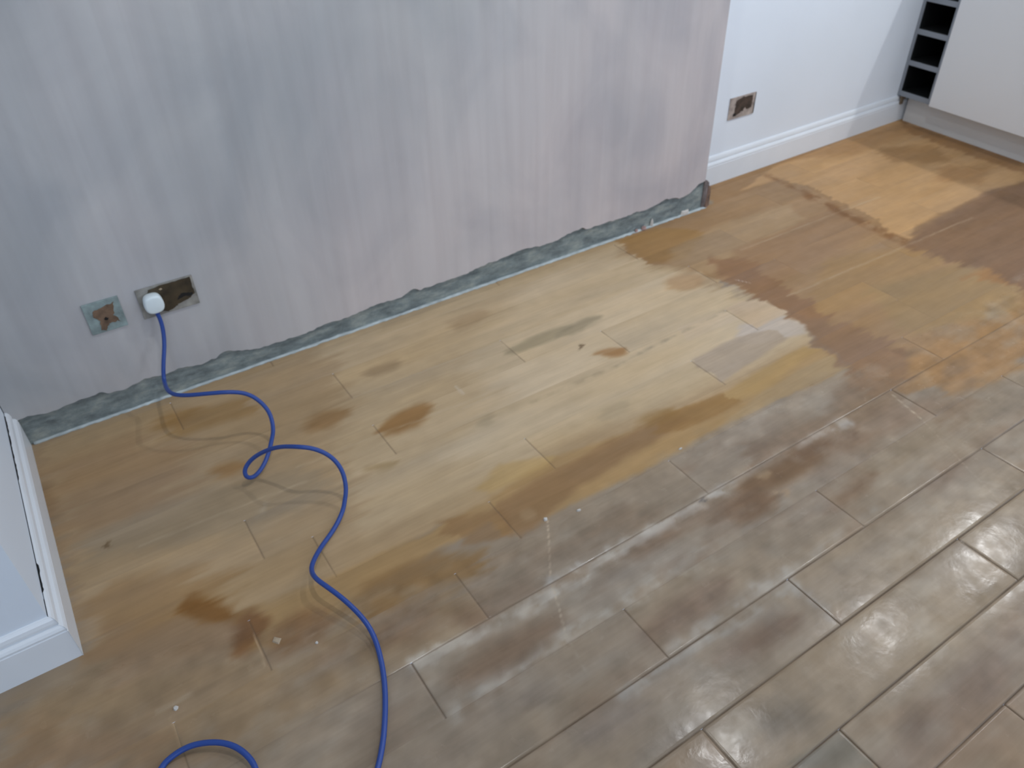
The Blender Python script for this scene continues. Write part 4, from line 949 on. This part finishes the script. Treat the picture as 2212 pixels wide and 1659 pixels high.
def plinth():
    root = run_empty('plinth_board')
    bm = bmesh.new(); lbox(bm, 0.012, 1.40, PW, PW + .016, 0.0, 0.122, .0008); obj('board', bm, M_PLINTH, root)
    tag(root, 'long pale plinth board on the floor below the cabinet door and rack', 'plinth')
    root = run_empty('cabinet_foot_bracket')
    bm = bmesh.new(); lbox(bm, -0.004, 0.010, 0.012, 0.040, 0.108, 0.1265, .001); lbox(bm, 0.002, 0.010, 0.010, 0.026, 0.085, 0.108, .001)
    obj('bracket', bm, M_BRASS, root)
    tag(root, 'small dull brown bracket under the bottom corner of the bottle rack', 'bracket')
PW = 0.058
plinth()
wt = run_empty('worktop')
bm = bmesh.new(); lbox(bm, RL, 1.40, -0.055, 0.60, 0.862, 0.900, .002); obj('slab', bm, M_TOP, wt)
tag(wt, 'dark worktop along the top of the cabinets and the bottle rack', 'worktop')

# ------------------------------------------------------------------ chips and crumbs lying about
def chip(name, x, y, z, s, h, m, label, cat, seed, group=None, n=7):
    rnd = random.Random(seed)
    bm = bmesh.new(); pts = []
    for k in range(n):
        a = 2 * math.pi * k / n + rnd.uniform(-.25, .25); r = rnd.uniform(.65, 1.1)
        pts.append((math.cos(a) * r * s[0], math.sin(a) * r * s[1]))
    A = [bm.verts.new((p[0], p[1], 0)) for p in pts]
    B = [bm.verts.new((p[0] * .75, p[1] * .75, h * rnd.uniform(.6, 1))) for p in pts]
    t = bm.verts.new((0, 0, h))
    bm.faces.new(A[::-1])
    for k in range(n):
        j = (k + 1) % n
        bm.faces.new((A[k], A[j], B[j], B[k])); bm.faces.new((B[k], B[j], t))
    o = obj(name, bm, m); o.location = (x, y, z)
    return tag(o, label, cat, group)
chip('timber_flake', 0.081, -0.942, 0.0, (.010, .013), .003, M_CHIP_T, 'pale wedge-shaped flake on a dark brown stain near the cable bend', 'wood flake', 1, n=4)
chip('plaster_crumb', 0.715, -0.988, 0.0, (.006, .006), .005, M_CHIP_W, 'small white crumb at the top of the long pale score mark', 'crumb', 2)
chip('plaster_crumb', 0.796, -1.009, 0.0, (.007, .004), .004, M_CHIP_W, 'small white crumb right of the score mark, by the amber edge', 'crumb', 3)
chip('plaster_crumb', 0.147, -0.995, 0.0, (.004, .004), .003, M_CHIP_W, 'tiny white crumb on brown boards between the pale flake and the blue flex', 'crumb', 4)
chip('plaster_crumb', 1.138, -0.988, 0.0, (.007, .003), .003, M_CHIP_W, 'small white crumb on the amber band right of the middle of the floor', 'crumb', 5)
chip('plaster_crumb', -0.127, -0.977, 0.0, (.005, .006), .004, M_CHIP_W, 'small white crumb by a pale smear near the lower left', 'crumb', 6)
chip('plaster_shard', 1.910, -0.006, 0.004, (.011, .007), .030, M_CHIP_W, 'white pointed plaster shard standing against the bare wall strip', 'plaster chip', 7, n=4)
chip('plaster_lump', 1.866, -0.008, 0.003, (.014, .009), .014, M_CHIP_P, 'pinkish plaster lump left of the white pointed shard', 'plaster chip', 8)
chip('plaster_lump', 1.832, -0.007, 0.003, (.010, .007), .010, M_CHIP_P, 'small pinkish plaster lump farthest left in the rubble by the wall foot', 'plaster chip', 9)
chip('plaster_shard', 2.080, -0.005, 0.003, (.030, .008), .016, M_CHIP_W, 'flat greyish white plaster shard at the wall foot near the broken corner', 'plaster chip', 10, n=6)

# ------------------------------------------------------------------ recessed ceiling lights
LIGHT_POS = [(0.75, -0.90), (1.85, -0.90), (3.00, -0.95), (3.95, -0.98), (0.2, -2.9), (1.85, -2.9), (3.4, -2.9)]  # last three, behind the camera, are added unseen lights
NAMES = ['nearest the left wall in the row by the plastered wall', 'second in the row by the plastered wall', 'third in the row by the plastered wall',
         'above the kitchen cabinets', 'left one in the row behind the camera', 'middle one in the row behind the camera', 'right one in the row behind the camera']
M_RING = mat('white_enamel', (230, 230, 230), 0.3)
def emis():
    m, nt, b = new_mat('lit_lens')
    b.inputs['Emission Color'].default_value = (1.0, 0.93, 0.84, 1); b.inputs['Emission Strength'].default_value = 22
    return m
M_LENS = emis()
LIGHT_POWER = [34, 34, 32, 62, 7, 9, 9]
for (lx, ly), nm, pw in zip(LIGHT_POS, NAMES, LIGHT_POWER):
    root = empty('downlight', (lx, ly, CEIL))
    tag(root, 'round recessed ceiling downlight, ' + nm, 'ceiling light')
    bm = bmesh.new(); seg = 24
    prof = [(0.030, -0.001), (0.032, -0.006), (0.040, -0.007), (0.043, 0.0)]
    rings = [[bm.verts.new((math.cos(2 * math.pi * k / seg) * r, math.sin(2 * math.pi * k / seg) * r, z)) for k in range(seg)] for r, z in prof]
    for a, b in zip(rings, rings[1:]):
        for k in range(seg): bm.faces.new((a[k], a[(k + 1) % seg], b[(k + 1) % seg], b[k]))
    obj('trim_ring', bm, M_RING, root)
    bm = bmesh.new(); bmesh.ops.create_circle(bm, cap_ends=True, radius=0.0305, segments=24)
    for v in bm.verts: v.co.z = -0.002
    obj('lens', bm, M_LENS, root)
    l = bpy.data.lights.new('downlight_beam', 'SPOT'); l.energy = pw; l.color = (0.97, 0.985, 1.0)
    l.spot_size = math.radians(150); l.spot_blend = 0.9; l.shadow_soft_size = 0.028
    lo = bpy.data.objects.new('downlight_beam', l); C.objects.link(lo); lo.parent = root; lo.location = (0, 0, -0.035)
